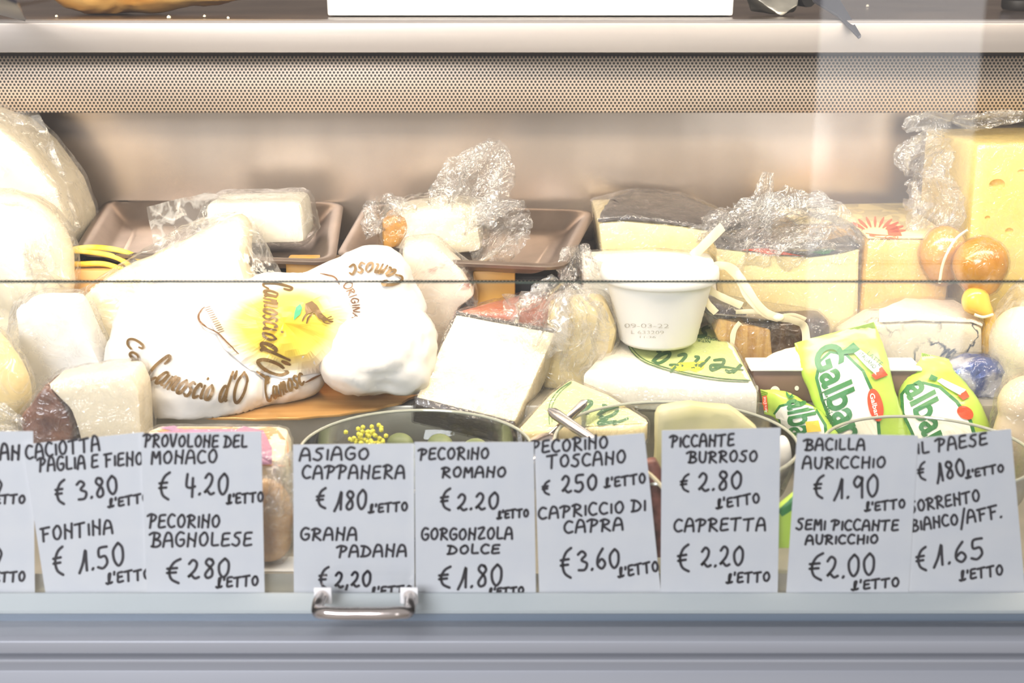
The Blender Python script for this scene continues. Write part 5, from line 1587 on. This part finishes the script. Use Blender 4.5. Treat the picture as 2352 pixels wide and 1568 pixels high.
# ==================================================================== FRONT ROW: BOWLS, SPOONS, PACKS
def bowl(label, px, rad, Yc, zr):
    t = thing('glass_bowl', label, 'bowl', 'clear glass bowls behind the tags')
    x = P(px, 1000, Yc).x
    z0 = Z_FRONT + .0036
    h = zr - z0
    pr = [(0, z0 + .0), (rad * .45, z0), (rad * .52, z0 + .004), (rad * .74, z0 + h * .22), (rad * .92, z0 + h * .55), (rad * .99, z0 + h * .85), (rad, zr)]
    bm = lathe(pr, x, Yc, 80)
    bmesh.ops.solidify(bm, geom=list(bm.faces), thickness=-.003)
    bm_obj('bowl_wall', bm, bowl_glass, t, angle=60)
    rim = bmesh.new()
    pts = [Vector((x + rad * math.cos(a), Yc + rad * math.sin(a), zr)) for a in [2 * math.pi * i / 96 for i in range(96)]]
    rg = []
    for i, p in enumerate(pts):
        rdir = (p - Vector((x, Yc, zr))).normalized()
        rg.append([rim.verts.new(p + rdir * .0017 * math.cos(q * math.pi / 4) + Vector((0, 0, .0017 * math.sin(q * math.pi / 4)))) for q in range(8)])
    for i in range(96):
        A, B = rg[i], rg[(i + 1) % 96]
        for q in range(8): rim.faces.new((A[q], A[(q + 1) % 8], B[(q + 1) % 8], B[q]))
    bm_obj('rim', rim, bowl_rim, t, label='rounded glass rim')
    return t, x, z0


t, xb1_, z0b = bowl('clear glass bowl with green contents, behind the asiago and romano tags', 955, .113, .142, zof(942, .255))
t, xb2_, _ = bowl('tall clear glass bowl holding the spoons, behind the piccante tag', 1552, .118, .145, zof(923, .263))
t, xb3_, _ = bowl('clear glass bowl at the right, in front of the lime green packs', 2133, .100, .138, zof(956, .238))
# contents
rnd = random.Random(3)
OL = []
for lv, (rr0, zz) in enumerate(((.048, .017), (.066, .036), (.080, .054))):
    for q in range(3):
        for i in range(1 if q == 0 else 6 * q):
            OL.append((rr0 * q / 2, 6.2832 * i / max(1, 6 * q) + lv * .4, zz))
for rr, a_, zz in OL:
    c = Vector((xb1_ + rr * math.cos(a_), .142 + rr * math.sin(a_), z0b + zz + rnd.uniform(-.002, .002)))
    b_ = bmesh.new(); bmesh.ops.create_icosphere(b_, subdivisions=3, radius=.0115, matrix=Matrix.Translation(c) @ Matrix.Rotation(rnd.random() * 3, 4, 'Z') @ Matrix.Diagonal((1.25, 1, 1, 1)))
    tag(bm_obj('green_olive', b_, olive_green), 'green olive among others in the left glass bowl', 'olive', 'olives in the left glass bowl')
sp = bmesh.new()
for i in range(60):
    c = P(848, 998, .16) + Vector((rnd.gauss(0, .010), rnd.gauss(0, .008), rnd.gauss(-.004, .006)))
    bmesh.ops.create_icosphere(sp, subdivisions=1, radius=.0026, matrix=Matrix.Translation(c))
t = bm_obj('yellow_sprig', sp, sprig); t['kind'] = 'stuff'
tag(t, 'fluffy yellow green sprig on top in the left glass bowl', 'herb')
t = bm_obj('folded_pack', slab([(1510, 945), (1590, 928), (1680, 938), (1740, 985), (1745, 1100), (1500, 1100)], .15, .02, .006, maxlen=.012, amp=.002, seed=3), pack_in_bowl)
tag(t, 'pale yellow green wrapped pack inside the tall glass bowl', 'cheese pack')
t = bm_obj('white_ball', ellipsoids([(P(1795, 1060, .14), (.010, .012, .028))], .003, 3), white_wax)
tag(t, 'small white wrapped piece at the right inside the tall glass bowl', 'cheese')


def spoon(label, p0, p1, w):
    t = thing('spoon', label, 'spoon', 'steel spoons in the tall bowl')
    d = (p1 - p0)
    n_ = d.normalized().cross(FW).normalized()
    b_ = d.normalized().cross(n_)
    bm = bmesh.new(); rg = []
    for i in range(19):
        u = i / 18
        ww = w * (1 - .45 * u) * (math.sqrt(min(1, u * 12 + .12)))
        c = p0 + d * u + FW * (-.003 * math.sin(u * 3.1))
        rg.append([bm.verts.new(c + n_ * ww * math.cos(q * math.pi / 6) + b_ * .0018 * math.sin(q * math.pi / 6)) for q in range(12)])
    for A, B in zip(rg, rg[1:]):
        for q in range(12): bm.faces.new((A[q], A[(q + 1) % 12], B[(q + 1) % 12], B[q]))
    bm.faces.new(rg[0]); bm.faces.new(rg[-1][::-1])
    bm_obj('handle', bm, chrome, t)
    sc = bmesh.new(); bmesh.ops.create_icosphere(sc, subdivisions=3, radius=1, matrix=Matrix.Translation(p1 + d.normalized() * .022) @ d.to_track_quat('X', 'Z').to_matrix().to_4x4() @ Matrix.Diagonal((.026, .018, .005, 1)))
    bm_obj('spoon_bowl', sc, chrome, t)


spoon('steel spoon with its broad handle end to the left over the bowl rim', P(1260, 940, .20), P(1440, 1062, .12), .0062)
spoon('steel spoon with its handle end pointing up right, crossing the other', P(1347, 920, .215), P(1262, 1000, .185) + Vector((0, 0, 0)), .0048)
# front package behind the provolone tag
zt = zof(968, .15)
t = thing('vacuum_pack', 'tall cream cheese pack with pink and orange label, behind the provolone tag', 'cheese pack')
pf = [Vector((P(270, 1000, .075).x, .078, zt - .01)), Vector((P(655, 1000, .075).x, .078, zt - .012)), Vector((P(640, 1000, .075).x, .15, zt)), Vector((P(300, 1000, .075).x, .15, zt))]
body = plate(pf, pf[2].z - Z_FRONT - .002, .012, .02, .001, 4)
for v in body.verts: v.co.z = max(v.co.z, Z_FRONT + .0005)
bm_obj('cheese_body', body, cream, t)
sfp = Surf(body, .0009)
s = Strokes(); s.fill([(285, 988), (400, 972), (560, 972), (635, 984), (660, 1016), (665, 1070), (265, 1070), (258, 1010)], 4)
s.out('label_rim', sfp, orange_rim, t, 'orange label rim')
s = Strokes(); s.fill([(310, 990), (410, 978), (550, 978), (605, 990), (625, 1030), (625, 1066), (295, 1066)], 4)
s.out('label_print', Surf(body, .0016), pink_label, t, 'pink and violet label')
bm_obj('plastic_wrap', hull_film([body], .002, .012, .002, 45, 83), film, t, angle=25, label='clear creased plastic wrap')
body = ellipsoids([(P(612, 1180, .052), (.026, .014, .034))], .004, 2, Z_FRONT + .001)
for v in body.verts: v.co.z = max(v.co.z, Z_FRONT + .001)
body2 = ellipsoids([(P(612, 1180, .054), (.026, .014, .036)), (P(612, 1240, .054), (.024, .014, .022))], .004, 3, Z_FRONT + .001)
tw = ruffle([P(640, 1170, .05), P(650, 1120, .05), P(655, 1070, .052), P(645, 1050, .054)], [.012, .010, .012, .008], 6, .4, 87)
wrapped('cured_sausage', 'tan cured sausage in crumpled film between the provolone and asiago tags', [('meat_body', body2, tan_skin, None)], dict(off=.003, maxlen=.008, amp=.003, seed=89), [('film_end', tw, film_knot, 'gathered film end')], cat='cured meat')
# white tray lip below it
t = bm_obj('white_tray', box(P(560, 1280, .045).x, P(700, 1280, .045).x, .034, .066, Z_FRONT, Z_FRONT + .0006, 0), white_plastic)
tag(t, 'thin white tray under the tan sausage between two tags', 'tray')
# dark sliced meat between toscano and piccante tags
for i, (py, r_) in enumerate(((1070, .020), (1175, .024), (1250, .022))):
    c = P(1500, py, .036)
b1 = slab([(1470, 1062), (1508, 1056), (1526, 1090), (1528, 1282), (1470, 1282)], .032, .012, .004, maxlen=.01, amp=.002, freq=60, seed=2)
for v in b1.verts: v.co.z = max(v.co.z, Z_FRONT + .0005)
t = thing('cured_meat_piece', 'dark marbled cured meat seen between the toscano and piccante tags', 'cured meat')
bm_obj('meat_body', b1, dark_meat, t)
bm_obj('cord', tube([P(1484, 1082, .029), P(1505, 1100, .029), P(1522, 1120, .03)], .0018, 8), raffia, t, label='white tying cord')
# green pack between piccante and bacilla tags
b1 = slab([(1760, 1200), (1790, 1165), (1835, 1130), (1850, 1240), (1845, 1262), (1760, 1262)], .030, .010, .003, maxlen=.01, amp=.001, seed=5)
for v in b1.verts: v.co.z = max(v.co.z, Z_FRONT + .0005)
t = thing('green_pack', 'lime green pack with ribbed end between the piccante and bacilla tags', 'cheese pack')
bm_obj('pack_body', b1, lime, t)
s = Strokes(); s.fill([(1786, 1172), (1830, 1132), (1836, 1160), (1796, 1186)], 3)
s.out('green_corner', Surf(b1, .0008), green_ink, t, 'dark green printed corner')

# ==================================================================== ORIGINS: every thing stands on its own base point
bpy.context.view_layer.update()


def tree(o):
    r = [o]
    for c in o.children: r += tree(c)
    return r


def floor_at(p):
    """height of the deck, step or shelf under a point"""
    if p.z > zs0 - .002 and p.y > YS - .002: return zs_top
    if p.y > Y_RACK and p.x < x_rack: return Z_RACK
    if p.y > Y_MID - .001: return Z_MID
    if p.y > .029: return Z_FRONT
    return -9


for o in THINGS:
    if o is case or o.get('kind') == 'structure' or o.get('category') in ('price tag', 'bowl'): continue
    for m in tree(o):
        if m.type != 'MESH': continue
        for v in m.data.vertices:
            f_ = floor_at(v.co) + .0004
            if v.co.z < f_: v.co.z = f_
            if v.co.y > Y_WALL - .0015 and v.co.z < zs0: v.co.y = Y_WALL - .0015
for o in THINGS:
    if o.get('kind') == 'structure': continue
    ms = [m for m in tree(o) if m.type == 'MESH']
    if not ms: continue
    lo = Vector((1e9,) * 3); hi = Vector((-1e9,) * 3)
    for m in ms:
        for v in m.data.vertices:
            for i in range(3):
                lo[i] = min(lo[i], v.co[i]); hi[i] = max(hi[i], v.co[i])
    base = Vector(((lo.x + hi.x) / 2, (lo.y + hi.y) / 2, lo.z))
    for m in ms: m.data.transform(Matrix.Translation(-base))
    o.location = base
